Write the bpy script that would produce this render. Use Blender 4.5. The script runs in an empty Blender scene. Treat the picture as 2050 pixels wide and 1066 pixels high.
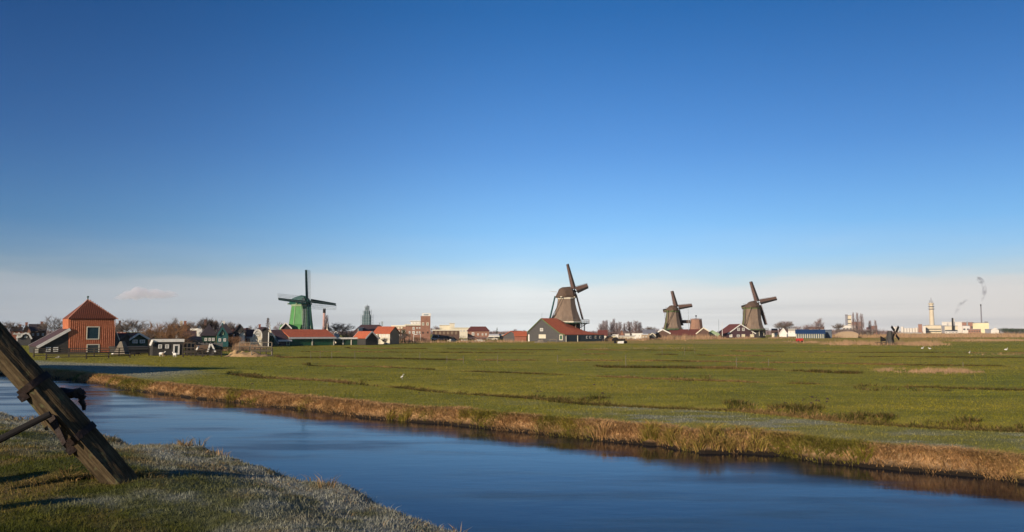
import bpy, math, random
import numpy as np
from mathutils import Vector, Matrix, noise as mnoise
random.seed(7)
RNG = np.random.default_rng(11)
sc = bpy.context.scene
C = sc.collection
# ------------------------------------------------------------------ camera
F = 1600.0                 # focal length in pixels of the 2050 px wide photograph
EYE = 3.4                  # eye height over the meadow
HORIZON = 664.0
TH = math.atan((HORIZON - 533.0) / F)
cam_data = bpy.data.cameras.new('camera')
cam_data.sensor_width = 36.0
cam_data.lens = 36.0 * F / 2050.0
cam_data.clip_start = 0.1
cam_data.clip_end = 20000
cam = bpy.data.objects.new('camera', cam_data)
cam.location = (0, 0, EYE)
cam.rotation_euler = (math.pi / 2 + TH, 0, 0)
C.objects.link(cam)
sc.camera = cam
# ------------------------------------------------------------------ light
SUN_EL = math.radians(17.0)
SUN_H = Vector((-0.62, -0.785, 0)).normalized()      # horizontal direction towards the sun
world = bpy.data.worlds.new("World")
sc.world = world
world.use_nodes = True
wn, wl = world.node_tree.nodes, world.node_tree.links
wn.clear()
def N(nodes, t, **kw):
    n = nodes.new(t)
    for k, v in kw.items():
        setattr(n, k, v)
    return n
w_out = N(wn, 'ShaderNodeOutputWorld')
w_bg = N(wn, 'ShaderNodeBackground')
w_bg.inputs['Strength'].default_value = 0.09
w_sky = N(wn, 'ShaderNodeTexSky', sky_type='NISHITA', sun_disc=False)
w_sky.sun_elevation = SUN_EL
w_sky.sun_rotation = math.atan2(SUN_H.x, SUN_H.y)
w_sky.air_density = 1.0
w_sky.dust_density = 0.6
w_sky.ozone_density = 2.2
w_co = N(wn, 'ShaderNodeTexCoord')
w_sep = N(wn, 'ShaderNodeSeparateXYZ')
wl.new(w_co.outputs['Generated'], w_sep.inputs[0])
def ramp(nodes, stops, interp='LINEAR'):
    r = nodes.new('ShaderNodeValToRGB')
    r.color_ramp.interpolation = interp
    e = r.color_ramp.elements
    while len(e) > 1:
        e.remove(e[-1])
    e[0].position = stops[0][0]
    e[0].color = (*stops[0][1], 1) if len(stops[0][1]) == 3 else stops[0][1]
    for p, c in stops[1:]:
        x = e.new(p)
        x.color = (*c, 1)
    return r
# a winter sky: the clear blue overhead is tinted by elevation, low haze lies along the whole horizon
SKYTINT = [(0.0, (0.8, 1.0, 1.25)), (0.09, (0.68, 0.99, 1.42)), (0.132, (0.62, 0.95, 1.36)), (0.22, (0.42, 0.77, 1.22)), (0.38, (0.155, 0.56, 1.00)), (1.0, (0.11, 0.43, 0.85))]
w_tint = ramp(wn, SKYTINT)
wl.new(w_sep.outputs['Z'], w_tint.inputs[0])
w_mul = N(wn, 'ShaderNodeMix', data_type='RGBA', blend_type='MULTIPLY')
w_mul.inputs[0].default_value = 1
wl.new(w_sky.outputs[0], w_mul.inputs[6])
w_az = N(wn, 'ShaderNodeMath', operation='MULTIPLY_ADD')
w_az.inputs[1].default_value = 0.5; w_az.inputs[2].default_value = 0.5
wl.new(w_sep.outputs['X'], w_az.inputs[0])
w_azr = ramp(wn, [(0.2, (0.47, 0.56, 0.64)), (0.5, (1.0, 1.0, 1.0)), (0.78, (0.70, 0.74, 0.76))], 'EASE')
wl.new(w_az.outputs[0], w_azr.inputs[0])
w_mul2 = N(wn, 'ShaderNodeMix', data_type='RGBA', blend_type='MULTIPLY')
w_mul2.inputs[0].default_value = 1
wl.new(w_tint.outputs[0], w_mul2.inputs[6]); wl.new(w_azr.outputs[0], w_mul2.inputs[7])
wl.new(w_mul2.outputs[2], w_mul.inputs[7])
# layered haze and thin stratus
w_map = N(wn, 'ShaderNodeMapping')
w_map.inputs['Scale'].default_value = (2.0, 2.0, 70.0)
wl.new(w_co.outputs['Generated'], w_map.inputs[0])
w_n = N(wn, 'ShaderNodeTexNoise')
w_n.inputs['Scale'].default_value = 1.0
w_n.inputs['Detail'].default_value = 3
w_n.inputs['Roughness'].default_value = 0.5
wl.new(w_map.outputs[0], w_n.inputs['Vector'])
w_hf = ramp(wn, [(0.0, (0.95,) * 3), (0.045, (0.93,) * 3), (0.058, (0.78,) * 3), (0.067, (0.45,) * 3), (0.08, (0.22,) * 3), (0.10, (0.08,) * 3), (0.13, (0.0,) * 3)], 'LINEAR')
w_map3 = N(wn, 'ShaderNodeMapping'); w_map3.inputs['Scale'].default_value = (3.0, 3.0, 22.0); wl.new(w_co.outputs['Generated'], w_map3.inputs[0])
w_n3 = N(wn, 'ShaderNodeTexNoise'); w_n3.inputs['Scale'].default_value = 1.6; w_n3.inputs['Detail'].default_value = 5; wl.new(w_map3.outputs[0], w_n3.inputs['Vector'])
w_zo = N(wn, 'ShaderNodeMath', operation='MULTIPLY_ADD'); w_zo.inputs[1].default_value = 0.045; w_zo.inputs[2].default_value = -0.0225; wl.new(w_n3.outputs[0], w_zo.inputs[0])
w_za = N(wn, 'ShaderNodeMath', operation='ADD'); wl.new(w_zo.outputs[0], w_za.inputs[0]); wl.new(w_sep.outputs['Z'], w_za.inputs[1])
wl.new(w_za.outputs[0], w_hf.inputs[0])
w_band = ramp(wn, [(0.42, (0, 0, 0)), (0.62, (1, 1, 1))])
wl.new(w_n.outputs[0], w_band.inputs[0])
w_bandlim = ramp(wn, [(0.0, (0.75,) * 3), (0.022, (0.8,) * 3), (0.04, (0.15,) * 3), (0.06, (0.0,) * 3)])
wl.new(w_sep.outputs['Z'], w_bandlim.inputs[0])
w_bm = N(wn, 'ShaderNodeMath', operation='MULTIPLY')
wl.new(w_band.outputs[0], w_bm.inputs[0]); wl.new(w_bandlim.outputs[0], w_bm.inputs[1])
w_hc = N(wn, 'ShaderNodeMix', data_type='RGBA')
w_hz1 = ramp(wn, [(0.2, (0.28, 0.32, 0.37)), (0.36, (0.42, 0.45, 0.48)), (0.5, (0.65, 0.68, 0.69)), (0.78, (0.55, 0.52, 0.50))])
w_hz2 = ramp(wn, [(0.2, (0.26, 0.29, 0.34)), (0.36, (0.36, 0.38, 0.41)), (0.5, (0.50, 0.53, 0.55)), (0.78, (0.42, 0.41, 0.42))])
for r_, k_ in ((w_hz1, 6), (w_hz2, 7)):
    wl.new(w_az.outputs[0], r_.inputs[0])
    sc_ = N(wn, 'ShaderNodeVectorMath', operation='SCALE'); sc_.inputs['Scale'].default_value = 11.8
    wl.new(r_.outputs[0], sc_.inputs[0]); wl.new(sc_.outputs[0], w_hc.inputs[k_])
wl.new(w_bm.outputs[0], w_hc.inputs[0])
w_mix = N(wn, 'ShaderNodeMix', data_type='RGBA')
wl.new(w_hf.outputs[0], w_mix.inputs[0])
wl.new(w_mul.outputs[2], w_mix.inputs[6])
wl.new(w_hc.outputs[2], w_mix.inputs[7])
wl.new(w_mix.outputs[2], w_bg.inputs[0])
wl.new(w_bg.outputs[0], w_out.inputs[0])
sun_data = bpy.data.lights.new('sun', 'SUN')
sun_data.energy = 5.0
sun_data.angle = math.radians(0.55)
sun_data.color = (1.0, 0.84, 0.66)
sun = bpy.data.objects.new('sun', sun_data)
sdir = Vector((SUN_H.x * math.cos(SUN_EL), SUN_H.y * math.cos(SUN_EL), math.sin(SUN_EL)))
sun.rotation_euler = sdir.to_track_quat('Z', 'Y').to_euler()
sun.location = (-60, -40, 40)
C.objects.link(sun)
sc.view_settings.view_transform = 'Standard'
sc.view_settings.look = 'None'
sc.view_settings.exposure = 0.3
sc.view_settings.gamma = 1.0
sc.view_settings.use_curve_mapping = False
sc.render.engine = 'CYCLES'
sc.cycles.use_denoising = True
sc.cycles.max_bounces = 6
sc.cycles.volume_bounces = 2
sc.cycles.transparent_max_bounces = 48
# ------------------------------------------------------------------ picture geometry helpers
CT, ST = math.cos(TH), math.sin(TH)
def ray(px, py):
    u = (px - 1025.0) / F
    v = (533.0 - py) / F
    return Vector((u, CT - v * ST, ST + v * CT))
def at(px, py, Y):
    d = ray(px, py)
    t = Y / d.y
    return Vector((d.x * t, Y, EYE + d.z * t))
def gp(px, D, z=0.0):
    p = at(px, HORIZON, D)
    return Vector((p.x, p.y, z))
def zat(px, py, Y):
    return at(px, py, Y).z
# ------------------------------------------------------------------ materials
MATS = {}
def srgb(r, g, b):
    f = lambda c: (c / 255.0 / 12.92) if c / 255.0 <= 0.04045 else ((c / 255.0 + 0.055) / 1.055) ** 2.4
    return (f(r), f(g), f(b))
def pmat(name, c1, c2=None, scale=3.0, rough=0.85, bands=None, bump=0.0, stretch=(1, 1, 1), detail=5, metal=0.0, spec=0.3, world_co=False):
    """base colour wandering between c1 and c2; bands = (axis, period, darkness) gives board or tile joints"""
    if name in MATS:
        return MATS[name]
    m = bpy.data.materials.new(name)
    m.use_nodes = True
    n, l = m.node_tree.nodes, m.node_tree.links
    b = n['Principled BSDF']
    b.inputs['Roughness'].default_value = rough
    b.inputs['Metallic'].default_value = metal
    b.inputs['Specular IOR Level'].default_value = spec
    if c2 is None:
        c2 = tuple(c * 0.7 for c in c1)
    if world_co:
        co = N(n, 'ShaderNodeNewGeometry').outputs['Position']
    else:
        co = N(n, 'ShaderNodeTexCoord').outputs['Object']
    mp = N(n, 'ShaderNodeMapping')
    mp.inputs['Scale'].default_value = stretch
    l.new(co, mp.inputs[0])
    t = N(n, 'ShaderNodeTexNoise')
    t.inputs['Scale'].default_value = scale
    t.inputs['Detail'].default_value = detail
    t.inputs['Roughness'].default_value = 0.65
    l.new(mp.outputs[0], t.inputs['Vector'])
    r = ramp(n, [(0.32, c1), (0.68, c2)])
    l.new(t.outputs[0], r.inputs[0])
    col = r.outputs[0]
    hgt = t.outputs[0]
    if bands:
        ax, per, dark = bands
        wv = N(n, 'ShaderNodeTexWave', wave_type='BANDS', bands_direction=ax, wave_profile='SAW')
        wv.inputs['Scale'].default_value = 2 * math.pi / per / 20.0 * 1.0
        wv.inputs['Distortion'].default_value = 0.0
        l.new(co, wv.inputs['Vector'])
        rr = ramp(n, [(0.0, (dark,) * 3), (0.14, (1,) * 3), (0.9, (1,) * 3), (1.0, (dark,) * 3)])
        l.new(wv.outputs[0], rr.inputs[0])
        mx = N(n, 'ShaderNodeMix', data_type='RGBA', blend_type='MULTIPLY')
        mx.inputs[0].default_value = 1
        l.new(col, mx.inputs[6]); l.new(rr.outputs[0], mx.inputs[7])
        col = mx.outputs[2]
    l.new(col, b.inputs['Base Color'])
    if bump:
        bp = N(n, 'ShaderNodeBump')
        bp.inputs['Strength'].default_value = bump
        bp.inputs['Distance'].default_value = 0.05
        l.new(hgt, bp.inputs['Height'])
        l.new(bp.outputs[0], b.inputs['Normal'])
    MATS[name] = m
    return m
# ------------------------------------------------------------------ object helpers
def tag(o, label=None, cat=None, group=None, kind=None):
    if label: o['label'] = label
    if cat: o['category'] = cat
    if group: o['group'] = group
    if kind: o['kind'] = kind
    return o
def empty(name, loc=(0, 0, 0), rz=0.0):
    o = bpy.data.objects.new(name, None)
    o.location = loc
    o.rotation_euler = (0, 0, rz)
    o.empty_display_size = 0.5
    C.objects.link(o)
    return o
class MB:
    def __init__(s):
        s.v = []; s.f = []
    def quad(s, *p):
        b = len(s.v)
        s.v += [tuple(q) for q in p]
        s.f.append(tuple(range(b, b + len(p))))
    def box(s, x0, x1, y0, y1, z0, z1):
        b = len(s.v)
        s.v += [(x0, y0, z0), (x1, y0, z0), (x1, y1, z0), (x0, y1, z0), (x0, y0, z1), (x1, y0, z1), (x1, y1, z1), (x0, y1, z1)]
        s.f += [tuple(b + i for i in q) for q in ((0, 3, 2, 1), (4, 5, 6, 7), (0, 1, 5, 4), (1, 2, 6, 5), (2, 3, 7, 6), (3, 0, 4, 7))]
    def hexa(s, lo, hi):
        """closed prism between two equal rings of points"""
        b = len(s.v); n = len(lo)
        s.v += [tuple(p) for p in lo] + [tuple(p) for p in hi]
        s.f.append(tuple(b + i for i in range(n))[::-1])
        s.f.append(tuple(b + n + i for i in range(n)))
        for i in range(n):
            j = (i + 1) % n
            s.f.append((b + i, b + j, b + n + j, b + n + i))
    def tube(s, p, q, r1, r2=None, n=6, caps=True, rot=0.0):
        p = Vector(p); q = Vector(q)
        r2 = r1 if r2 is None else r2
        d = (q - p)
        if d.length < 1e-6: return
        d.normalize()
        a = d.orthogonal().normalized() if abs(d.z) < 0.99 else Vector((1, 0, 0))
        if abs(d.z) < 0.99:
            a = d.cross(Vector((0, 0, 1))).normalized()
        c = d.cross(a)
        b = len(s.v)
        for (o, r) in ((p, r1), (q, r2)):
            for i in range(n):
                t = 2 * math.pi * i / n + rot
                s.v.append(tuple(o + a * (math.cos(t) * r) + c * (math.sin(t) * r)))
        for i in range(n):
            j = (i + 1) % n
            s.f.append((b + i, b + j, b + n + j, b + n + i))
        if caps:
            s.f.append(tuple(b + i for i in range(n))[::-1])
            s.f.append(tuple(b + n + i for i in range(n)))
    def beam(s, p, q, w, h):
        """rectangular bar, w sideways, h upwards"""
        p = Vector(p); q = Vector(q)
        d = (q - p).normalized()
        a = d.cross(Vector((0, 0, 1)))
        a = a.normalized() if a.length > 1e-4 else Vector((1, 0, 0))
        c = a.cross(d).normalized()
        ring = lambda o: [o + a * (w / 2) * i + c * (h / 2) * j for i, j in ((-1, -1), (1, -1), (1, 1), (-1, 1))]
        s.hexa(ring(p), ring(q))
    def lathe(s, prof, n=12, cx=0, cy=0, rot=0.0, caps=True):
        b = len(s.v)
        for r, z in prof:
            for i in range(n):
                t = 2 * math.pi * i / n + rot
                s.v.append((cx + r * math.cos(t), cy + r * math.sin(t), z))
        for k in range(len(prof) - 1):
            for i in range(n):
                j = (i + 1) % n
                s.f.append((b + k * n + i, b + k * n + j, b + (k + 1) * n + j, b + (k + 1) * n + i))
        if caps:
            s.f.append(tuple(b + i for i in range(n))[::-1])
            s.f.append(tuple(b + (len(prof) - 1) * n + i for i in range(n)))
    def mesh(s, name):
        me = bpy.data.meshes.new(name)
        me.from_pydata(s.v, [], s.f)
        me.update()
        return me
    def build(s, name, mat, parent=None, smooth=False, kind=None):
        me = s.mesh(name)
        if mat: me.materials.append(mat)
        if smooth:
            me.polygons.foreach_set('use_smooth', [True] * len(me.polygons))
        o = bpy.data.objects.new(name, me)
        C.objects.link(o)
        if parent: o.parent = parent
        if kind: o['kind'] = kind
        return o
def children(o):
    return [c for c in bpy.data.objects if c.parent == o]
def copy_tree(o, kids=None):
    c = o.copy(); C.objects.link(c)
    for ch in (kids if kids is not None else list(o.children)):
        d = ch.copy(); C.objects.link(d); d.parent = c
        for g in ch.children:
            e = g.copy(); C.objects.link(e); e.parent = d
    return c
def sstep(a, b, x):
    t = np.clip((x - a) / (b - a), 0, 1)
    return t * t * (3 - 2 * t)
# cheap smooth value noise, vectorised
_perm = RNG.random((256, 256))
def vnoise(x, y, s):
    x = np.asarray(x) / s; y = np.asarray(y) / s
    xi = np.floor(x).astype(int); yi = np.floor(y).astype(int)
    fx = x - xi; fy = y - yi
    fx = fx * fx * (3 - 2 * fx); fy = fy * fy * (3 - 2 * fy)
    g = lambda i, j: _perm[i & 255, j & 255]
    return (g(xi, yi) * (1 - fx) + g(xi + 1, yi) * fx) * (1 - fy) + (g(xi, yi + 1) * (1 - fx) + g(xi + 1, yi + 1) * fx) * fy
def fbm(x, y, s, o=4):
    r = 0; a = 1; t = 0
    for k in range(o):
        r = r + a * vnoise(x + 17.3 * k, y - 9.1 * k, s / 2 ** k); t += a; a *= 0.55
    return r / t
# ------------------------------------------------------------------ terrain
WATER_Z = -0.5
def PD(px, py, z):
    """ground point at height z seen at a pixel"""
    d = ray(px, py)
    t = (z - EYE) / d.z
    return (d.x * t, d.y * t)
near_px = [(0, 831), (110, 852), (220, 878), (350, 897), (430, 915), (500, 937), (570, 955), (640, 975), (700, 992), (760, 1010), (830, 1033), (900, 1055), (950, 1068)]
NEAR = [(-400, 350), (-60, 60), (-25, 31)] + [PD(x, y, 1.2) for x, y in near_px] + [(1.5, 7.4), (6, 3.6), (20, -9), (60, -45)]
far_px = [(0, 750), (60, 752), (110, 757), (150, 762), (200, 768), (270, 782), (330, 789), (400, 798), (500, 808), (570, 817), (650, 826), (740, 837), (800, 843), (900, 849), (1000, 861), (1080, 869), (1160, 879), (1240, 886), (1320, 892), (1400, 907), (1470, 908), (1540, 910), (1590, 915), (1640, 926), (1740, 935), (1850, 946), (1950, 953), (2050, 967)]
FAR = [(-500, 440), (-80, 98)] + [PD(x, y, WATER_Z) for x, y in far_px] + [(20, 14), (35, 0.0), (60, -22)]
NEAR = np.array(sorted(NEAR)); FAR = np.array(sorted(FAR))
def y_near(x): return np.interp(x, NEAR[:, 0], NEAR[:, 1])
def y_far(x): return np.interp(x, FAR[:, 0], FAR[:, 1])
# drainage furrows across the meadow, as pixel tracks
FURROWS = [
 ([(470, 745), (520, 752), (650, 758), (760, 768), (900, 781), (1050, 791), (1130, 800), (1230, 807), (1460, 815), (1560, 825), (1680, 838), (1850, 848), (2050, 857), (2150, 861)], 1.0),
 ([(620, 730), (760, 732), (900, 739), (1010, 743), (1150, 748), (1300, 755), (1450, 760), (1620, 764), (1750, 767), (1900, 772), (2100, 777)], 0.8),
 ([(1200, 733), (1450, 737), (1600, 743), (1720, 747)], 0.3),
 ([(560, 714), (760, 716), (900, 718), (1300, 722), (1600, 726), (1800, 730), (2100, 733)], 0.6),
 ([(600, 704), (900, 706), (1200, 709), (1500, 712), (1800, 714), (2100, 716)], 0.6),
 ([(700, 697), (1000, 699), (1300, 701), (1600, 704), (2100, 707)], 0.5),
]
FW = []
for tr, s in FURROWS:
    FW.append((np.array([PD(x, y, 0.0) for x, y in tr]), s))
def furrow_dist(x, y):
    """signed offset in y over the nearest furrow and its strength"""
    best = np.full(np.shape(x), 99.0); st = np.zeros(np.shape(x))
    for P, s in FW:
        o = np.argsort(P[:, 0]); xs = P[o, 0]; ys = P[o, 1]
        inside = (x > xs[0]) & (x < xs[-1])
        d = (y - np.interp(x, xs, ys)) * 0.75
        m = inside & (np.abs(d) < np.abs(best))
        best = np.where(m, d, best); st = np.where(m, s, st)
    return best, st
def height(x, y):
    dn = (y_near(x) - y) * 0.72          # >0 on our side
    df = (y - y_far(x)) * 0.72           # >0 on the meadow side
    bump = (fbm(x, y, 1.6, 4) - 0.5)
    top = 1.5 + 0.12 * (fbm(x, y, 6.0, 3) - 0.5) * 2 + bump * 0.20
    zn = top - 0.3 * sstep(2.6, 0.0, dn) - 2.3 * sstep(0.1, -2.0, dn + 0.35 * bump * 2)
    edge = 0.35 * (fbm(x, y, 1.3, 3) - 0.5) * 2
    zf = -1.0 + 1.0 * sstep(-0.75, 0.55, df + edge) + (fbm(x, y, 2.5, 4) - 0.5) * 0.10 * sstep(0, 2, df) + (fbm(x, y, 25, 3) - 0.5) * 0.25 * sstep(2, 30, df)
    fd, fs = furrow_dist(x, y)
    wdt = 0.55 + 0.012 * np.maximum(y, 0)
    zf = zf - 0.34 * fs * np.exp(-(fd / wdt) ** 2) * sstep(0.5, 3, df)
    z = np.where(dn > -2.4, zn, np.where(df > -1.2, zf, -1.0))
    far = sstep(280, 500, np.hypot(x, y))
    return z * (1 - far) + np.where(df > 0, 0, z) * far
def frost_at(x, y):
    dn = (y_near(x) - y) * 0.72
    df = (y - y_far(x)) * 0.72
    n = fbm(x + 5, y, 1.3, 5); nl = fbm(x, y + 40, 5.0, 3)
    # how wide the frosty strip is along the near bank: wider to the right
    wid = np.interp(x, [-30, -14, -8, -5, -3, -1, 3], [0.7, 1.3, 1.9, 2.2, 2.5, 3.2, 4.5])
    fn = sstep(wid + 1.0, wid * 0.45, dn + (n - 0.5) * 5.0) * (0.25 + 0.75 * sstep(0.3, 0.62, fbm(x, y, 0.45, 4))) + 0.14 * sstep(0.5, 0.7, n) * sstep(-6, -3, x)
    ff = sstep(2.5, 5.5, x) * sstep(0.6, 2.0, df + (n - 0.5) * 2) * (1 - sstep(5.5, 8.5, df + (nl - .5) * 3)) * (0.12 + 0.75 * sstep(0.38, 0.64, fbm(x * .7, y * 1.3, 0.9, 5)) * sstep(.30, .62, fbm(x + 3, y, 4.5, 3))) * 0.80 * (1 - 0.5 * sstep(17, 24, x))
    fs = sstep(-22, -30, x) * sstep(1.0, 3, df) * (1 - sstep(8.5, 11.5, df + (n - .5) * 2)) * 0.75
    ft = 0.22 * sstep(12, 2, df) * sstep(0.45, 0.7, n) * sstep(-10, 2, x)
    return np.clip(np.where(dn > -2.4, fn, np.maximum(np.maximum(ff, fs), ft)), 0, 1)
def dry_at(x, y):
    df = (y - y_far(x)) * 0.72
    n = fbm(x + 31, y + 7, 2.0, 4)
    b = sstep(1.5, 0.3, df + (n - 0.5) * 1.6)
    fd, fs = furrow_dist(x, y)
    f = np.exp(-(fd / (0.5 + 0.012 * np.maximum(y, 0))) ** 2) * (0.06 + fs * 0.15) * sstep(0.35, 0.6, fbm(x, y, 9, 3))
    fp = 0.75 * sstep(205, 235, y) * sstep(-20, 30, x) * sstep(0.40, 0.55, fbm(x, y, 30, 3)) * 0.6
    dn = (y_near(x) - y) * 0.72
    nn = 0.3 * sstep(0.42, 0.65, fbm(x + 9, y, 1.1, 4))
    return np.clip(np.where(dn > -2.4, nn, np.maximum(np.maximum(b, f), fp)), 0, 1)
def attr(me, name, arr):
    a = me.attributes.new(name, 'FLOAT', 'POINT')
    a.data.foreach_set('value', np.asarray(arr, dtype=np.float32))
def np_mesh(name, V, Fc, nper, mat, parent=None, attrs=None, smooth=False):
    me = bpy.data.meshes.new(name)
    me.vertices.add(len(V)); me.vertices.foreach_set('co', V.astype(np.float32).ravel())
    nf = len(Fc)
    me.loops.add(nf * nper); me.loops.foreach_set('vertex_index', Fc.astype(np.int32).ravel())
    me.polygons.add(nf); me.polygons.foreach_set('loop_start', (np.arange(nf) * nper).astype(np.int32))
    me.polygons.foreach_set('loop_total', np.full(nf, nper, dtype=np.int32))
    if smooth: me.polygons.foreach_set('use_smooth', np.ones(nf, dtype=bool))
    me.update(calc_edges=True)
    for k, a in (attrs or {}).items(): attr(me, k, a)
    me.materials.append(mat)
    o = bpy.data.objects.new(name, me); C.objects.link(o)
    if parent: o.parent = parent
    return o
# ground sheet, finer near the camera, out to the horizon
ys = [-60, -40, -25, -15, -9, -5, -2, 0, 1.5, 3]
y = 4.0
while y < 4500:
    ys.append(y); y += max(0.16, y * 0.0095)
ys = np.array(ys)
us = np.concatenate([np.linspace(-1.3, -0.8, 14)[:-1], np.linspace(-0.8, 0.8, 300), np.linspace(0.8, 1.3, 14)[1:]])
YY, UU = np.meshgrid(ys, us, indexing='ij')
XX = UU * np.sqrt(YY ** 2 + 36)
ZZ = height(XX, YY)
nv, nu = YY.shape
V = np.stack([XX.ravel(), YY.ravel(), ZZ.ravel()], 1)
idx = np.arange(nv * nu).reshape(nv, nu)
Q = np.stack([idx[:-1, :-1], idx[:-1, 1:], idx[1:, 1:], idx[1:, :-1]], -1).reshape(-1, 4)
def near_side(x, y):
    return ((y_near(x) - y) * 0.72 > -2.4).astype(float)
# ground material
def grass_mat(name, blade=False):
    m = bpy.data.materials.new(name); m.use_nodes = True
    n, l = m.node_tree.nodes, m.node_tree.links
    b = n['Principled BSDF']
    b.inputs['Roughness'].default_value = 0.85
    b.inputs['Specular IOR Level'].default_value = 0.15
    pos = N(n, 'ShaderNodeNewGeometry').outputs['Position']
    def noise(s, d=4, r=0.6, st=None):
        t = N(n, 'ShaderNodeTexNoise')
        t.inputs['Scale'].default_value = s; t.inputs['Detail'].default_value = d; t.inputs['Roughness'].default_value = r
        v = pos
        if st:
            mp = N(n, 'ShaderNodeMapping'); mp.inputs['Scale'].default_value = st; l.new(pos, mp.inputs[0]); v = mp.outputs[0]
        l.new(v, t.inputs['Vector'])
        return t.outputs[0]
    def mix(f, a, c, bt='MIX'):
        x = N(n, 'ShaderNodeMix', data_type='RGBA', blend_type=bt)
        if isinstance(f, float): x.inputs[0].default_value = f
        else: l.new(f, x.inputs[0])
        for s, k in ((a, 6), (c, 7)):
            if isinstance(s, tuple): x.inputs[k].default_value = (*s, 1)
            else: l.new(s, x.inputs[k])
        return x.outputs[2]
    def at_(nm):
        a = N(n, 'ShaderNodeAttribute'); a.attribute_name = nm
        return a.outputs['Fac']
    r1 = ramp(n, [(0.30, GR[0]), (0.5, GR[1]), (0.72, GR[2])])
    l.new(noise(0.55, 6, 0.7), r1.inputs[0])
    r2 = ramp(n, [(0.3, (0.62,) * 3), (0.7, (1.25, 1.2, 1.0))])
    l.new(noise(14.0 if not blade else 6.0, 4, 0.7), r2.inputs[0])
    col = mix(1.0, r1.outputs[0], r2.outputs[0], 'MULTIPLY')
    r3 = ramp(n, [(0.35, (0.78, 0.86, 0.8)), (0.65, (1.18, 1.08, 0.98))])
    l.new(noise(0.03, 3, 0.6), r3.inputs[0])
    col = mix(1.0, col, r3.outputs[0], 'MULTIPLY')
    nb_ = N(n, 'ShaderNodeMapping'); nb_.inputs['Rotation'].default_value = (0, 0, 0.70); nb_.inputs['Scale'].default_value = (0.02, 0.28, 1.0); l.new(pos, nb_.inputs[0])
    tb_ = N(n, 'ShaderNodeTexNoise'); tb_.inputs['Scale'].default_value = 1.0; tb_.inputs['Detail'].default_value = 5; tb_.inputs['Roughness'].default_value = 0.7; l.new(nb_.outputs[0], tb_.inputs['Vector'])
    r7 = ramp(n, [(0.36, (0.74, 0.78, 0.74)), (0.5, (1.0, 1.0, 1.0)), (0.66, (1.24, 1.16, 1.06))]); l.new(tb_.outputs[0], r7.inputs[0])
    col = mix(1.0, col, r7.outputs[0], 'MULTIPLY')
    col = mix(at_('near_vignette'), col, mix(1.0, col, (0.38, 0.43, 0.46), 'MULTIPLY'))  # lens vignetting painted in: grass colour darkened on the near bank
    r4 = ramp(n, [(0.3, DRY[0]), (0.55, DRY[1]), (0.75, DRY[2])])
    l.new(noise(2.5, 5, 0.7), r4.inputs[0])
    col = mix(at_('dry'), col, r4.outputs[0])
    r5 = ramp(n, [(0.3, (0.14, 0.145, 0.10)), (0.52, (0.27, 0.275, 0.225)), (0.78, (0.46, 0.465, 0.43))])
    l.new(noise(22.0, 5, 0.75), r5.inputs[0])
    col = mix(at_('frost'), col, r5.outputs[0])
    if blade:
        r6 = ramp(n, [(0.0, (0.68,) * 3), (0.5, (1.0,) * 3), (1.0, (1.30, 1.25, 1.15))])
        l.new(at_('tint'), r6.inputs[0])
        col = mix(1.0, col, r6.outputs[0], 'MULTIPLY')
        tr = N(n, 'ShaderNodeBsdfTranslucent'); l.new(col, tr.inputs[0])
        ms = N(n, 'ShaderNodeMixShader'); ms.inputs[0].default_value = 0.25
        l.new(b.outputs[0], ms.inputs[1]); l.new(tr.outputs[0], ms.inputs[2])
        l.new(ms.outputs[0], n['Material Output'].inputs[0])
    else:
        bp = N(n, 'ShaderNodeBump'); bp.inputs['Strength'].default_value = 0.9; bp.inputs['Distance'].default_value = 0.12
        l.new(noise(7.0, 6, 0.75), bp.inputs['Height']); l.new(bp.outputs[0], b.inputs['Normal'])
        # bare peat at and below the waterline
        sp = N(n, 'ShaderNodeSeparateXYZ'); l.new(pos, sp.inputs[0])
        mr = N(n, 'ShaderNodeMapRange'); mr.inputs[1].default_value = -0.42; mr.inputs[2].default_value = -0.22; mr.inputs[3].default_value = 1; mr.inputs[4].default_value = 0
        l.new(sp.outputs['Z'], mr.inputs[0])
        col = mix(mr.outputs[0], col, (0.018, 0.013, 0.009))
    l.new(col, b.inputs['Base Color'])
    return m
GR = [(0.190, 0.190, 0.024), (0.260, 0.248, 0.035), (0.330, 0.295, 0.050)]
DRY = [(0.25, 0.140, 0.058), (0.49, 0.285, 0.125), (0.72, 0.45, 0.22)]
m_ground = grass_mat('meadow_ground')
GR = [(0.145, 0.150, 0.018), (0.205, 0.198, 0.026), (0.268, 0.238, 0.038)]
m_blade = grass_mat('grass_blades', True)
GR = [(0.040, 0.048, 0.010), (0.060, 0.065, 0.014), (0.085, 0.080, 0.020)]
m_rush = grass_mat('dark_rush_blades', True)
ground = np_mesh('ground', V, Q, 4, m_ground, attrs={'near_vignette': near_side(XX, YY).ravel(), 'frost': frost_at(XX, YY).ravel(), 'dry': dry_at(XX, YY).ravel()}, smooth=True)
tag(ground, 'flat green polder meadow and frosty grass bank along the canal', kind='structure')
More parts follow.
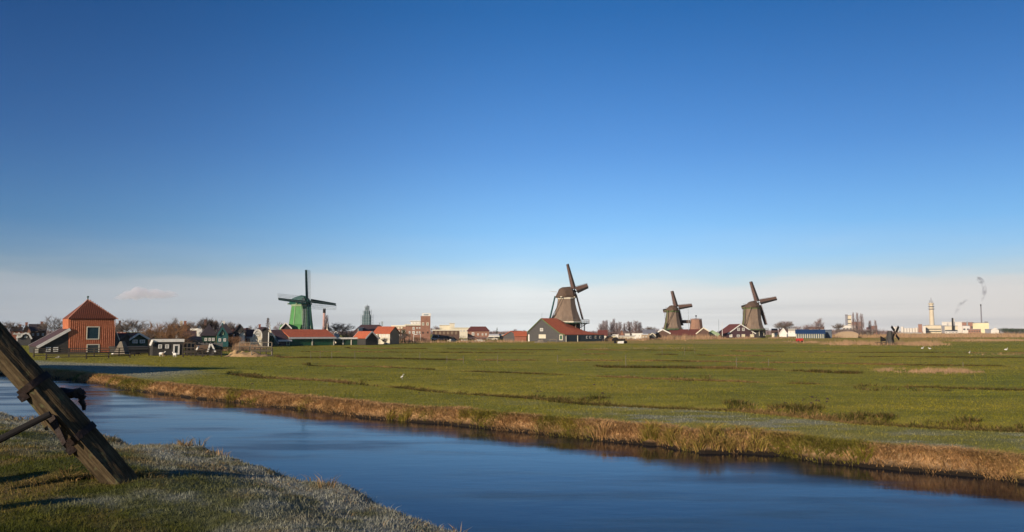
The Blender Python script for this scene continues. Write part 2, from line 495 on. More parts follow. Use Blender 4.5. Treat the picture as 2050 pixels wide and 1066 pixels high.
# water: one sheet under the banks
wm = bpy.data.materials.new('canal_water'); wm.use_nodes = True
n, l = wm.node_tree.nodes, wm.node_tree.links
b = n['Principled BSDF']
b.inputs['Base Color'].default_value = (0.003, 0.008, 0.016, 1)
b.inputs['IOR'].default_value = 1.27
b.inputs['Specular IOR Level'].default_value = 0.5
pos = N(n, 'ShaderNodeNewGeometry').outputs['Position']
mp = N(n, 'ShaderNodeMapping'); mp.inputs['Scale'].default_value = (0.35, 1.0, 1.0); mp.inputs['Rotation'].default_value = (0, 0, 0.15); l.new(pos, mp.inputs[0])
t1 = N(n, 'ShaderNodeTexNoise'); t1.inputs['Scale'].default_value = 1.3; t1.inputs['Detail'].default_value = 7; t1.inputs['Roughness'].default_value = 0.62
l.new(mp.outputs[0], t1.inputs['Vector'])
bp = N(n, 'ShaderNodeBump'); bp.inputs['Strength'].default_value = 0.16; bp.inputs['Distance'].default_value = 0.035
l.new(t1.outputs[0], bp.inputs['Height']); l.new(bp.outputs[0], b.inputs['Normal'])
mp2 = N(n, 'ShaderNodeMapping'); mp2.inputs['Scale'].default_value = (0.25, 0.8, 1.0); l.new(pos, mp2.inputs[0])
t2 = N(n, 'ShaderNodeTexNoise'); t2.inputs['Scale'].default_value = 0.6; t2.inputs['Detail'].default_value = 6
l.new(mp2.outputs[0], t2.inputs['Vector'])
rr = ramp(n, [(0.42, (0.03,) * 3), (0.66, (0.24,) * 3)]); l.new(t2.outputs[0], rr.inputs[0]); l.new(rr.outputs[0], b.inputs['Roughness'])
w = MB(); w.quad((-520, -58, WATER_Z), (70, -58, WATER_Z), (70, 440, WATER_Z), (-520, 440, WATER_Z))
water = w.build('canal_water', wm)
tag(water, 'dark blue canal with a thin skin of ice', kind='structure')
# ------------------------------------------------------------------ blades of grass
def blades(name, P, h, w, lean, label, cat_kind='stuff', bend=0.35, segs=1, tint=None, frost=None, dry=None, fan=None, mat=None, tip=0.0):
    n = len(P)
    a = RNG.random(n) * 2 * np.pi
    la = RNG.random(n) * 2 * np.pi if fan is None else fan
    L = RNG.random(n) * lean if fan is None else lean * np.ones(n)
    ca, sa = np.cos(a), np.sin(a)
    side = np.stack([ca, sa, np.zeros(n)], 1) * (w / 2)[:, None]
    ld = np.stack([np.cos(la) * L, np.sin(la) * L, np.ones(n)], 1)
    ld /= np.linalg.norm(ld, axis=1)[:, None]
    T = P + ld * h[:, None]
    if segs == 1:
        V = np.stack([P - side, P + side, T], 1).reshape(-1, 3)
        Fc = np.arange(3 * n).reshape(n, 3); k = 3
    else:
        M = P + ld * (h * 0.55)[:, None] * np.array([0.75, 0.75, 1.08])
        T = T + np.stack([np.cos(la) * L, np.sin(la) * L, -0.6 * L], 1) * (h * bend)[:, None]
        V = np.stack([P - side, P + side, M + side * 0.8, M - side * 0.8, T], 1).reshape(-1, 3)
        b0 = np.arange(n)[:, None] * 5
        Fc = np.concatenate([b0 + np.array([0, 1, 2]), b0 + np.array([0, 2, 3]), b0 + np.array([3, 2, 4])], 0); k = 5
    at_ = {}
    x, y = P[:, 0], P[:, 1]
    at_['frost'] = np.repeat(frost_at(x, y) if frost is None else frost, k)
    at_['dry'] = np.repeat(dry_at(x, y) if dry is None else dry, k)
    at_['near_vignette'] = np.repeat(near_side(x, y), k)
    at_['tint'] = np.repeat(RNG.random(n) if tint is None else tint, k)
    o = np_mesh(name, V, Fc, 3, mat or m_blade, attrs=at_)
    tag(o, label, kind=cat_kind)
    return o
def on_ground(x, y, dz=-0.02):
    return np.stack([x, y, height(x, y) + dz], 1)
# lawn on our bank
n = 330000
Yl = 5.2 + (RNG.random(n) ** 1.5) * 19
Xl = (RNG.random(n) * 1.42 - 0.71) * Yl
keep = ((y_near(Xl) - Yl) * 0.72 > -0.9)
Xl, Yl = Xl[keep], Yl[keep]
fr = frost_at(Xl, Yl)
hh = (0.014 + RNG.random(len(Xl)) ** 2 * 0.034) * (0.8 + 0.8 * fbm(Xl, Yl, 0.5, 3)) * (1 + Yl * 0.02)
ww = (0.005 + 0.0007 * Yl) * (0.7 + RNG.random(len(Xl)) * 0.6)
blades('lawn_grass', on_ground(Xl, Yl, -0.005), hh, ww, 1.3, 'short green and frosted grass on the near bank', dry=np.clip(dry_at(Xl, Yl) * 0.9, 0, 1) * (RNG.random(len(Xl)) < 0.75))
# taller tufts on the crest of the near bank and round the foot of the pole
def tufts(cx, cy, rad, per, h0, h1, wd, lean=0.7, dry=None, frost=None, name='grass_tufts', label='', segs=2, mat=None):
    n = len(cx)
    k = np.repeat(np.arange(n), per)
    ang = RNG.random(len(k)) * 2 * np.pi; rr_ = np.sqrt(RNG.random(len(k))) * np.repeat(rad, per)
    x = cx[k] + np.cos(ang) * rr_; y = cy[k] + np.sin(ang) * rr_
    hgt = np.repeat(h0 + RNG.random(n) * (h1 - h0), per) * (0.5 + 0.6 * RNG.random(len(k)))
    w_ = wd * (0.6 + 0.8 * RNG.random(len(k))) * (1 + 0.03 * y)
    kw = {}
    if dry is not None: kw['dry'] = np.clip(np.repeat(dry, per) + (RNG.random(len(k)) - 0.5) * 0.5, 0, 1)
    if frost is not None: kw['frost'] = np.clip(np.repeat(frost, per) * RNG.random(len(k)) * 1.6, 0, 1)
    return blades(name, on_ground(x, y, -0.03), hgt, w_, lean, label, segs=segs, fan=ang + (RNG.random(len(k)) - 0.5) * 1.4, mat=mat, **kw)
n = 900
cx = RNG.uniform(-16, 0.8, n); cy = y_near(cx) - RNG.random(n) ** 2 * 2.0 + 0.45
tufts(cx, cy, np.full(n, 0.10), 16, 0.05, 0.15, 0.006, dry=0.3 + 0.5 * RNG.random(n), frost=np.full(n, 0.75), name='bank_tufts', label='frosted grass tufts along the edge of the near bank')
n = 26
cx = np.array([PD(x, 1, 0)[0] for x in []] + list(RNG.uniform(-15, 0, n))); cy = y_near(cx) + RNG.uniform(-0.3, 0.2, n)
tufts(cx, cy, np.full(n, 0.10), 26, 0.12, 0.30, 0.007, lean=0.5, dry=0.2 + 0.5 * RNG.random(n), frost=np.full(n, 0.2), name='sedge_tufts', label='darker sedge tufts on the brink of the near bank')
px, py = PD(246, 972, 1.45)
n = 60
cx = px - 0.15 + RNG.normal(0, 0.35, n) - 0.15; cy = py + RNG.normal(0, 0.13, n)
tufts(cx, cy, np.full(n, 0.07), 30, 0.06, 0.19, 0.007, lean=0.7, dry=0.1 + 0.35 * RNG.random(n), frost=np.zeros(n), name='pole_foot_grass', label='longer yellow-green grass round the foot of the leaning pole')
# dry grass hanging over the far bank
n = 5200
u = RNG.random(n) ** 0.8
Yb = 75 * (17.0 / 75) ** u
xb = np.interp(Yb, FAR[::-1, 1], FAR[::-1, 0]) + RNG.normal(0, 0.3, n)
yb = y_far(xb) + RNG.uniform(0.05, 1.35, n) * (0.8 + 0.5 * fbm(xb, xb, 3.0, 2))
gn = fbm(xb, yb + 50, 2.2, 3)
tufts(xb, yb, 0.10 + 0.005 * yb, 22, 0.16, 0.40, 0.010, lean=0.95, dry=np.clip(1.15 - 1.1 * sstep(0.50, 0.68, gn), 0, 1), frost=0.1 * RNG.random(n), name='far_bank_grass', label='dry straw coloured grass along the far canal bank')
# taller rushes standing on the far bank
rp = [(1320, 1390, 894, 1.0, 24, 0.30), (1400, 1530, 892, 1.0, 30, 0.45), (448, 476, 803, 0.6, 7, 0.0), (775, 795, 838, 0.7, 6, 0.2), (1205, 1218, 880, 0.7, 4, 1.0), (1290, 1312, 880, .5, 8, .3), (1740, 1750, 925, .5, 3, .1)]
cx = []; cy = []; dr = []; hs = []
for x0, x1, yy, hgt, cnt, d in rp:
    for i in range(cnt):
        q = PD(random.uniform(x0, x1), yy + random.uniform(-14, 8), -0.2)
        cx.append(q[0]); cy.append(max(q[1], float(y_far(q[0])) + 0.1)); dr.append(d + random.uniform(-.2, .2)); hs.append(hgt)
cx = np.array(cx); cy = np.array(cy)
tufts(cx, cy, np.full(len(cx), 0.16), 42, 0.30, 0.66, 0.011, lean=0.6, dry=np.clip(np.array(dr), 0, 1), frost=np.zeros(len(cx)), name='rushes', label='upright rushes and sedge on the far canal bank')
# tufts of dark rush along the furrows
cx = []; cy = []; dr = []
for P, s in FW:
    for i in range(int(3800 * s)):
        t = random.random() * (len(P) - 1); k = int(t); f = t - k
        q = P[k] * (1 - f) + P[k + 1] * f
        if fbm(q[0] * 1.0, q[1] + 11.0, 5.0, 3) > 0.40:
            cx.append(q[0] + random.gauss(0, .25)); cy.append(q[1] + random.gauss(0, 0.06 + 0.003 * q[1])); dr.append(random.random() * 0.25 + 0.3 * (fbm(q[0], q[1], 12, 2) > 0.58))
# two thicker clumps by the frosty corner
for x0, x1, yy, cnt in ((1550, 1640, 822, 60), (1668, 1790, 838, 75), (1090, 1140, 800, 22), (1160, 1215, 803, 20), (1460, 1510, 815, 20), (1860, 1960, 848, 30), (1980, 2050, 856, 34), (1450, 1480, 813, 12), (1720, 1960, 777, 30), (690, 760, 767, 16), (1340, 1420, 760, 18)):
    for i in range(cnt):
        q = PD(random.uniform(x0, x1), yy + random.uniform(-7, 5), 0)
        cx.append(q[0]); cy.append(q[1]); dr.append(random.random() * 0.2)
cx = np.array(cx); cy = np.array(cy)
tufts(cx, cy, 0.16 + 0.004 * cy, 20, 0.14, 0.42, 0.014, lean=0.5, dry=np.array(dr), frost=np.zeros(len(cx)), name='furrow_rushes', label='dark rush tufts along the meadow furrows', mat=m_rush)
# short meadow grass where single blades still read
n = 420000
u = RNG.random(n) ** 0.9
Ym = 20 * (470 / 20.0) ** u
Xm = (RNG.random(n) * 1.36 - 0.68) * Ym
keep = ((Ym - y_far(Xm)) * 0.72 > 0.6) & ((np.abs(furrow_dist(Xm, Ym)[0]) > 0.25 + 0.012 * Ym) | (RNG.random(n) < 0.25))
Xm, Ym = Xm[keep], Ym[keep]
blades('meadow_grass', on_ground(Xm, Ym, -0.01), (0.035 + 0.05 * RNG.random(len(Xm))) * (0.7 + 0.6 * fbm(Xm, Ym, 3, 2)), 0.008 + 0.0010 * Ym, 1.5, 'short green grass of the polder meadow')
# ================================================================== materials for built things
WHITE = pmat('white_paint', (0.68, 0.66, 0.60), (0.54, 0.51, 0.45), 2.0, 0.6)
CREAM = pmat('cream_paint', (0.62, 0.56, 0.43), (0.50, 0.45, 0.34), 2.0, 0.7)
BLACKW = pmat('tarred_boards', (0.030, 0.028, 0.026), (0.050, 0.046, 0.040), 2.0, 0.7, bands=('Z', 0.25, 0.45))
GREYW = pmat('grey_brown_boards', (0.085, 0.080, 0.075), (0.055, 0.052, 0.050), 2.0, 0.8, bands=('Z', 0.25, 0.55))
GREENW = pmat('green_boards', (0.020, 0.105, 0.050), (0.012, 0.070, 0.035), 1.5, 0.7, bands=('Z', 0.24, 0.6))
DKGREEN = pmat('dark_green_boards', (0.018, 0.060, 0.035), (0.012, 0.040, 0.025), 1.5, 0.7, bands=('Z', 0.24, 0.6))
TEAL = pmat('teal_boards', (0.018, 0.095, 0.090), (0.012, 0.060, 0.060), 1.5, 0.7, bands=('Z', 0.24, 0.6))
PALEGRN = pmat('pale_green_paint', (0.26, 0.34, 0.20), (0.20, 0.27, 0.16), 1.5, 0.7)
MILLGRN = pmat('mill_green_boards', (0.085, 0.255, 0.075), (0.060, 0.19, 0.055), 0.8, 0.6, bands=('Z', 0.3, 0.75))
CAPGRN = pmat('dark_mill_green', (0.012, 0.085, 0.060), (0.010, 0.060, 0.045), 1.5, 0.6)
REDW = pmat('red_brown_boards', (0.48, 0.150, 0.062), (0.33, 0.100, 0.043), 1.1, 0.8)
REDW2 = pmat('weathered_red_boards', (0.12, 0.042, 0.024), (0.19, 0.058, 0.030), 3.0, 0.85)
REDT = pmat('orange_red_roof_tiles', (0.48, 0.125, 0.055), (0.34, 0.085, 0.042), 1.6, 0.8, bands=('X', 0.3, 0.7))
DKRED = pmat('dark_red_roof_tiles', (0.17, 0.050, 0.036), (0.11, 0.036, 0.030), 1.6, 0.8, bands=('X', 0.3, 0.7))
PURT = pmat('purple_brown_roof', (0.090, 0.050, 0.050), (0.055, 0.034, 0.036), 1.6, 0.8, bands=('X', 0.3, 0.7))
BLKT = pmat('dark_roof_tiles', (0.055, 0.042, 0.042), (0.034, 0.028, 0.030), 1.6, 0.75, bands=('X', 0.3, 0.7))
BROWNR = pmat('tan_thatch_roof', (0.16, 0.10, 0.055), (0.11, 0.070, 0.040), 3.0, 0.9)
BLUER = pmat('blue_roof_sheets', (0.020, 0.055, 0.14), (0.015, 0.040, 0.10), 1.0, 0.5, bands=('X', 0.5, 0.6))
THATCH = pmat('grey_brown_thatch', (0.21, 0.15, 0.105), (0.14, 0.10, 0.072), 1.3, 0.95, bump=0.6, stretch=(1, 1, 0.35))
THATCHD = pmat('dark_cap_thatch', (0.115, 0.072, 0.048), (0.075, 0.050, 0.036), 1.6, 0.95, bump=0.6)
BRICK = pmat('pink_brown_brick', (0.29, 0.150, 0.100), (0.20, 0.100, 0.070), 1.2, 0.9, bands=('Z', 0.3, 0.85))
BRICKR = pmat('red_brick', (0.28, 0.105, 0.065), (0.20, 0.075, 0.050), 1.4, 0.9)
BRICKD = pmat('dark_brown_brick', (0.11, 0.062, 0.045), (0.080, 0.048, 0.038), 1.4, 0.9)
TANW = pmat('tan_wall', (0.34, 0.25, 0.16), (0.27, 0.19, 0.12), 1.4, 0.9)
CONC = pmat('cream_concrete', (0.58, 0.50, 0.36), (0.47, 0.40, 0.29), 0.1, 0.9)
CONCW = pmat('white_cladding', (0.58, 0.54, 0.48), (0.46, 0.43, 0.39), 0.1, 0.8)
CONCG = pmat('grey_cladding', (0.20, 0.20, 0.22), (0.15, 0.15, 0.17), 0.1, 0.8)
PALEYEL = pmat('pale_yellow_cladding', (0.62, 0.56, 0.34), (0.55, 0.49, 0.30), 0.1, 0.8)
STEEL = pmat('galvanised_steel', (0.30, 0.34, 0.35), (0.20, 0.24, 0.26), 0.5, 0.6)
TEALNET = pmat('teal_scaffold_netting', (0.10, 0.155, 0.165), (0.065, 0.115, 0.13), 0.3, 0.8)
GLASS = pmat('dark_window_glass', (0.020, 0.030, 0.034), (0.030, 0.045, 0.050), 2.0, 0.12, spec=0.6)
SAILW = pmat('sail_brown_cloth', (0.120, 0.072, 0.058), (0.085, 0.052, 0.045), 1.5, 0.9)
SAILD = pmat('dark_sail_wood', (0.045, 0.036, 0.032), (0.030, 0.026, 0.024), 2.0, 0.8)
SAILG = pmat('green_sail_wood', (0.020, 0.075, 0.060), (0.015, 0.050, 0.045), 2.0, 0.7)
OLIVE = pmat('olive_green_paint', (0.10, 0.13, 0.045), (0.075, 0.10, 0.036), 2.0, 0.7)
WOODG = pmat('weathered_grey_wood', (0.20, 0.165, 0.12), (0.13, 0.11, 0.085), 4.0, 0.9, stretch=(1, 1, 0.3))
WOODD = pmat('dark_fence_wood', (0.050, 0.040, 0.030), (0.035, 0.028, 0.022), 3.0, 0.9)
BARK = pmat('winter_bark', (0.070, 0.052, 0.040), (0.045, 0.034, 0.028), 2.0, 0.95)
TWIG = pmat('brown_twigs', (0.19, 0.145, 0.115), (0.13, 0.10, 0.085), 0.6, 0.95)
TWIGR = pmat('russet_willow_twigs', (0.25, 0.135, 0.065), (0.17, 0.092, 0.048), 0.6, 0.95)
TWIGP = pmat('purple_brown_twigs', (0.26, 0.185, 0.175), (0.19, 0.14, 0.135), 0.6, 0.95)
IVY = pmat('evergreen_leaves', (0.022, 0.045, 0.018), (0.035, 0.065, 0.022), 0.8, 0.8)
REED = pmat('dry_reed', (0.38, 0.23, 0.125), (0.24, 0.155, 0.085), 0.25, 0.9, world_co=True)
STRAW = pmat('tan_straw', (0.42, 0.28, 0.13), (0.30, 0.19, 0.09), 1.5, 0.95, bump=0.8)
IRON = pmat('rusty_black_iron', (0.016, 0.012, 0.011), (0.032, 0.018, 0.013), 14.0, 0.65, metal=0.3, bump=0.4)
REDP = pmat('red_paint', (0.45, 0.030, 0.018), (0.35, 0.025, 0.016), 2.0, 0.6)
BLACKP = pmat('black_paint', (0.012, 0.011, 0.011), (0.020, 0.018, 0.017), 2.0, 0.85, spec=0.1)

# ================================================================== house kit
class Frame:
    """facade frame from the pixels and depths of its two front base corners"""
    def __init__(s, pa, da, pb, db):
        if abs(da - db) <= 1.01:        # squarely facing the viewer's side of the canal
            u_ = (pa - 1025.0) / F; w_ = (pb - pa) / F * da
            db = da - u_ * w_ / (1 + u_ * u_)
        A = gp(pa, da); B = gp(pb, db)
        s.A, s.B = A, B
        s.w = (B - A).length
        e = (B - A).normalized()
        s.ex = e
        s.ey = Vector((-e.y, e.x, 0))
        s.o = (A + B) / 2
        s.rz = math.atan2(e.y, e.x)
    def loc(s, px, py):
        d = ray(px, py)
        t = s.A.dot(s.ey) / d.dot(s.ey)
        p = d * t
        return ((p - s.o).dot(s.ex), EYE + p.z)
    def side(s, px, py, right=True):
        """pixel on the side wall plane -> (depth y, z)"""
        P = s.B if right else s.A
        d = ray(px, py)
        t = P.dot(s.ex) / d.dot(s.ex)
        p = d * t
        return ((p - s.o).dot(s.ey), EYE + p.z)
def add_window(fr, root, px, py, w, h, fmat=WHITE, gmat=GLASS, mull=(1, 1), ft=0.22, name='window', side=None, y0=0.0):
    """frame ring with glazing bars, pane as sub-part; side None = facade, else 'R' / 'L'"""
    if side is None:
        x0, z1 = fr.loc(px - w / 2, py - h / 2); x1, z0 = fr.loc(px + w / 2, py + h / 2)
    else:
        a, z1 = fr.side(px - w / 2, py - h / 2, side == 'R'); b, z0 = fr.side(px + w / 2, py + h / 2, side == 'R')
        x0, x1 = sorted((a, b))
    z0 = max(z0, 0.02)
    t = min(ft, (x1 - x0) * 0.24, (z1 - z0) * 0.24)
    f = MB(); g = MB()
    def bx(m, a, b, c, d, e, k):
        if side is None: m.box(a, b, y0 + c, y0 + d, e, k)
        elif side == 'R': m.box(fr.w / 2 - d, fr.w / 2 - c, a, b, e, k)
        else: m.box(-fr.w / 2 + c, -fr.w / 2 + d, a, b, e, k)
    bx(f, x0, x1, -0.12, 0.05, z1 - t, z1); bx(f, x0, x1, -0.12, 0.05, z0, z0 + t)
    bx(f, x0, x0 + t, -0.12, 0.05, z0 + t, z1 - t); bx(f, x1 - t, x1, -0.12, 0.05, z0 + t, z1 - t)
    tb = t * 0.45
    for i in range(mull[0]):
        x = x0 + t + (x1 - x0 - 2 * t) * (i + 1) / (mull[0] + 1)
        bx(f, x - tb / 2, x + tb / 2, -0.09, 0.04, z0 + t, z1 - t)
    for i in range(mull[1]):
        z = z0 + t + (z1 - z0 - 2 * t) * (i + 1) / (mull[1] + 1)
        bx(f, x0 + t, x1 - t, -0.085, 0.035, z - tb / 2, z + tb / 2)
    bx(g, x0 + t, x1 - t, -0.03, 0.06, z0 + t, z1 - t)
    fo = f.build(name, fmat, root)
    g.build('pane', gmat, fo)
    return fo
def slab(m, p0, p1, y0, y1, th):
    """roof slab over a rake edge p0->p1 (x,z), extruded in y, thickness upwards"""
    d = Vector((p1[0] - p0[0], 0, p1[1] - p0[1])).normalized()
    nn = Vector((-d.z, 0, d.x))
    if nn.z < 0: nn = -nn
    a = Vector((p0[0], 0, p0[1])); b = Vector((p1[0], 0, p1[1]))
    ring = lambda y: [Vector((q.x, y, q.z)) for q in (a, b, b + nn * th, a + nn * th)]
    m.hexa(ring(y0), ring(y1))
def profile_house(label, cat, pa, da, pb, db, pts, depth, wall, roof, name='wooden_house', rakes=None, barge=None, bw=0.35, over=0.35, wins=(), chim=(), extend=0.3, finial=False, group=None, roofmesh=True, hipback=False):
    """house whose front outline is given in pixels (clockwise from bottom left); extruded back by depth"""
    fr = Frame(pa, da, pb, db)
    root = empty(name, fr.o, fr.rz)
    tag(root, label, cat, group)
    L = [fr.loc(*p) for p in pts]
    L[0] = (L[0][0], 0.0); L[-1] = (L[-1][0], 0.0)
    m = MB()
    if hipback:
        zl = L[-2][1]; zq = lambda z: min(z, zl)
        rg = [[(x, 0, z) for x, z in L], [(x, depth * .36, z) for x, z in L], [(x, depth, zq(z)) for x, z in L]]
        m.hexa(rg[0], [(x, .6, z - (.05 if z > zl else 0)) for x, z in L])
        m.box(L[0][0], L[-1][0], .6, depth, 0, zl)
        m.build('wall', wall, root)
        rf = MB(); k_ = len(L) - 2
        lift = lambda p, d: (p[0], p[1], p[2] + d)
        for yy, nx in ((0, 1), (1, 2)):
            for i in range(1, k_):
                a, b_, c_, d_ = rg[yy][i], rg[yy][i + 1], rg[nx][i + 1], rg[nx][i]
                if yy == 0: a = (a[0], -over, a[2]); b_ = (b_[0], -over, b_[2])
                rf.hexa([lift(q, .04) for q in (a, b_, c_, d_)], [lift(q, .2) for q in (a, b_, c_, d_)])
        rf.build('roof', roof, root)
    else:
        m.hexa([(x, 0, z) for x, z in L], [(x, depth, z) for x, z in L])
        m.build('wall', wall, root)
    if rakes is None:
        rakes = list(range(1, len(L) - 2))
    r = MB(); bgs = [MB(), MB()]
    for i in rakes:
        p0, p1 = L[i], L[i + 1]
        d = Vector((p1[0] - p0[0], p1[1] - p0[1])).normalized()
        q0 = (p0[0] - d.x * extend, p0[1] - d.y * extend) if i == rakes[0] else p0
        q1 = (p1[0] + d.x * extend, p1[1] + d.y * extend) if i == rakes[-1] else p1
        r_ = 0.02
        if roofmesh: slab(r, (q0[0], q0[1] + r_), (q1[0], q1[1] + r_), -over, depth + over, 0.16)
        if barge:
            nn = Vector((-d.y, d.x)); nn = nn if nn.y > 0 else -nn
            for bg, yy in zip(bgs, ((-over - 0.09, -over - 0.012), (depth + over + 0.012, depth + over + 0.09))):
                ring = lambda y: [(q0[0] + nn.x * 0.2, y, q0[1] + nn.y * 0.2), (q1[0] + nn.x * 0.2, y, q1[1] + nn.y * 0.2), (q1[0] - nn.x * (bw - 0.2), y, q1[1] - nn.y * (bw - 0.2)), (q0[0] - nn.x * (bw - 0.2), y, q0[1] - nn.y * (bw - 0.2))]
                bg.hexa(ring(yy[0]), ring(yy[1]))
    ro = None
    if r.v: ro = r.build('roof', roof, root)
    for bg in bgs[:1 if hipback else 2]:
        if bg.v: bg.build('bargeboard', barge, root)
    for w_ in wins:
        add_window(fr, root, *w_[:4], **(w_[4] if len(w_) > 4 else {}))
    apex = max(L, key=lambda p: p[1])
    for k, (fx, hh, ww, mt) in enumerate(chim):     # chimneys along the ridge
        c = MB(); c.box(apex[0] - ww / 2, apex[0] + ww / 2, depth * fx, depth * fx + ww, apex[1] - 0.5, apex[1] + hh)
        c.box(apex[0] - ww / 2 - .06, apex[0] + ww / 2 + .06, depth * fx - .06, depth * fx + ww + .06, apex[1] + hh, apex[1] + hh + .15)
        c.build('chimney', mt, ro or root)
    if finial:
        c = MB(); c.tube((apex[0], -over, apex[1]), (apex[0], -over, apex[1] + 0.7), 0.07, 0.05, 6)
        c.lathe([(0.02, apex[1] + .6), (0.16, apex[1] + .8), (0.13, apex[1] + 1.0), (0.02, apex[1] + 1.1)], 8, apex[0], -over)
        c.build('finial', barge or WHITE, root)
    return root, fr, L
def side_house(label, cat, pa, da, pb, db, eave, ridge, depth, wall, roof, name='wooden_house', hip=0.0, fascia=None, over=0.4, wins=(), chim=(), group=None, gable_end=None, posts=()):
    """house seen on its long side: ridge runs along the facade"""
    fr = Frame(pa, da, pb, db)
    root = empty(name, fr.o, fr.rz)
    tag(root, label, cat, group)
    pm = (pa + pb) / 2
    ze = fr.loc(pm, eave)[1]
    zr = zat(pm, ridge, (fr.o + fr.ey * depth / 2).y)
    hw = fr.w / 2
    m = MB()
    if hip > 0 or zr - ze < 0.3:
        m.box(-hw, hw, 0, depth, 0, ze)
    else:
        ring = lambda x: [(x, 0, 0), (x, 0, ze), (x, depth / 2, zr), (x, depth, ze), (x, depth, 0)]
        m.hexa(ring(-hw), ring(hw))
    m.build('wall', gable_end or wall, root) if not gable_end else None
    if gable_end:
        m.build('wall', gable_end, root)
        q = MB(); q.box(-hw + 0.01, hw - 0.01, -0.05, 0.0, 0, ze - 0.02); q.build('front_wall', wall, root)
    r = MB()
    sl = (zr - ze) / (depth / 2)
    if zr - ze < 0.3:
        r.box(-hw - over, hw + over, -over, depth + over, ze + 0.005, ze + 0.22)
    elif hip > 0:
        zo = ze - sl * over + 0.02
        b = [(-hw - over, -over, zo), (hw + over, -over, zo), (hw + over, depth + over, zo), (-hw - over, depth + over, zo)]
        t = [(-hw + hip, depth / 2, zr), (hw - hip, depth / 2, zr)]
        bb = len(r.v); r.v += b + t
        r.f += [(bb, bb + 1, bb + 5, bb + 4), (bb + 1, bb + 2, bb + 5), (bb + 2, bb + 3, bb + 4, bb + 5), (bb + 3, bb, bb + 4), (bb + 3, bb + 2, bb + 1, bb)]
    else:
        for sg in (0, 1):
            y0, y1 = (-over, depth / 2) if sg == 0 else (depth + over, depth / 2)
            z0 = ze - sl * over + 0.03; z1 = zr + 0.03
            ring = lambda x: [(x, y0, z0), (x, y1, z1), (x, y1, z1 + 0.18), (x, y0, z0 + 0.18)]
            r.hexa(ring(-hw - over * .5), ring(hw + over * .5))
    ro = r.build('roof', roof, root)
    if fascia:
        f = MB(); zz = ze - (sl * over if zr - ze >= 0.3 else 0)
        f.box(-hw - over, hw + over, -over - 0.10, -over - 0.01, zz - 0.22, zz + 0.20)
        f.build('gutter_board', fascia, root)
    for p in posts:
        x, _ = fr.loc(p, 680)
        q = MB(); q.box(x - 0.13, x + 0.13, -0.16, -0.055, 0, ze - 0.05); q.build('post', CREAM, root)
    for w_ in wins:
        add_window(fr, root, *w_[:4], **(w_[4] if len(w_) > 4 else {}))
    for (cx, hh, ww, mt) in chim:
        x, _ = fr.loc(cx, ridge)
        c = MB(); c.box(x - ww / 2, x + ww / 2, depth / 2 - ww / 2, depth / 2 + ww / 2, zr - 0.4, zr + hh)
        c.box(x - ww / 2 - .06, x + ww / 2 + .06, depth / 2 - ww / 2 - .06, depth / 2 + ww / 2 + .06, zr + hh, zr + hh + .15)
        c.build('chimney', mt, ro)
    return root, fr, ze, zr
def wgrid(x0, x1, nx, y0, y1, ny, w, h, **k):
    return [(x0 + (x1 - x0) * i / max(nx - 1, 1), y0 + (y1 - y0) * j / max(ny - 1, 1), w, h, k) for j in range(ny) for i in range(nx)]
W = lambda px, py, w, h, **k: (px, py, w, h, k)
N0 = dict(mull=(0, 0))

# ------------------------------------------------------------------ the red barn and its dark lean-to
BA = (137, 124.0); BB = (229, 128.0)
red, rfr, rL = profile_house('tall red brown barn of upright boards with a big dark teal shutter window', 'barn', 137, 124.0, 229, 127.8,
    [(137, 708), (137, 638), (229, 638), (229, 708)], 6.6, REDW, DKRED, name='red_barn', rakes=[], over=0.25,
    wins=[W(186, 667, 25, 26, mull=(0, 0), fmat=CREAM, gmat=pmat('dark_teal_shutter', (0.010, 0.035, 0.045), (0.008, 0.026, 0.035), 2, 0.5), ft=0.13)])
m = MB()   # upright battens, too narrow to pick apart: one joined part
x0, x1 = rL[0][0], rL[3][0]; ze = rL[1][1]; xm, zr_ = rfr.loc(182.5, 602)
zr_ += 0.25; e_ = .28
gwin = [(rfr.loc(173, 653), rfr.loc(199.5, 681)), (rfr.loc(173, 689), rfr.loc(199.5, 709))]
k = 0; x = x0 + 0.05
while x < x1 - 0.05:
    spans = [(0.05, ze - .02)]
    for (wa, wb) in gwin:
        if wa[0] - 0.05 < x < wb[0] + 0.05:
            ns = []
            for a, b_ in spans:
                lo, hi = wb[1], wa[1]
                if a < lo: ns.append((a, min(b_, lo)))
                if b_ > hi: ns.append((max(a, hi), b_))
            spans = ns
    for a, b_ in spans:
        if b_ - a > 0.1: m.box(x, x + 0.09, -0.07, -0.003, a, b_)
    x += 0.285
m.build('batten', pmat('light_red_battens', (0.66, 0.27, 0.135), (0.38, 0.13, 0.062), 4.0, 0.8), red, kind='stuff')
m = MB(); a, b_ = rfr.loc(137, 638), rfr.loc(229, 640.5); m.box(a[0] - .05, b_[0] + .05, -0.13, -0.075, b_[1], a[1]); m.build('cross_beam', REDW2, red)
m = MB()   # steep pyramid roof
bs = [(x0 - e_, -e_, ze - .02), (x1 + e_, -e_, ze - .02), (x1 + e_, 6.6 + e_, ze - .02), (x0 - e_, 6.6 + e_, ze - .02)]
m.v = bs + [(xm, 3.3, zr_)]; m.f = [(0, 1, 4), (1, 2, 4), (2, 3, 4), (3, 0, 4), (3, 2, 1, 0)]
roof_ = m.build('roof', REDW2, red)
m = MB()   # raised tile rows on the front slope, too narrow to pick apart
for i in range(25):
    f = (i + .5) / 25; xb = x0 - e_ + (x1 - x0 + 2 * e_) * f; h = 1 - abs(f - .5) * 2
    if h < .05: continue
    p = Vector((xb, -e_, ze)); q = Vector((xb + (0), -e_ + (3.3 + e_) * h, ze + (zr_ - ze) * h)); up_ = Vector((0, -.03, .05))
    m.beam(p + up_, p + (q - p) * .98 + up_, .08, .06)
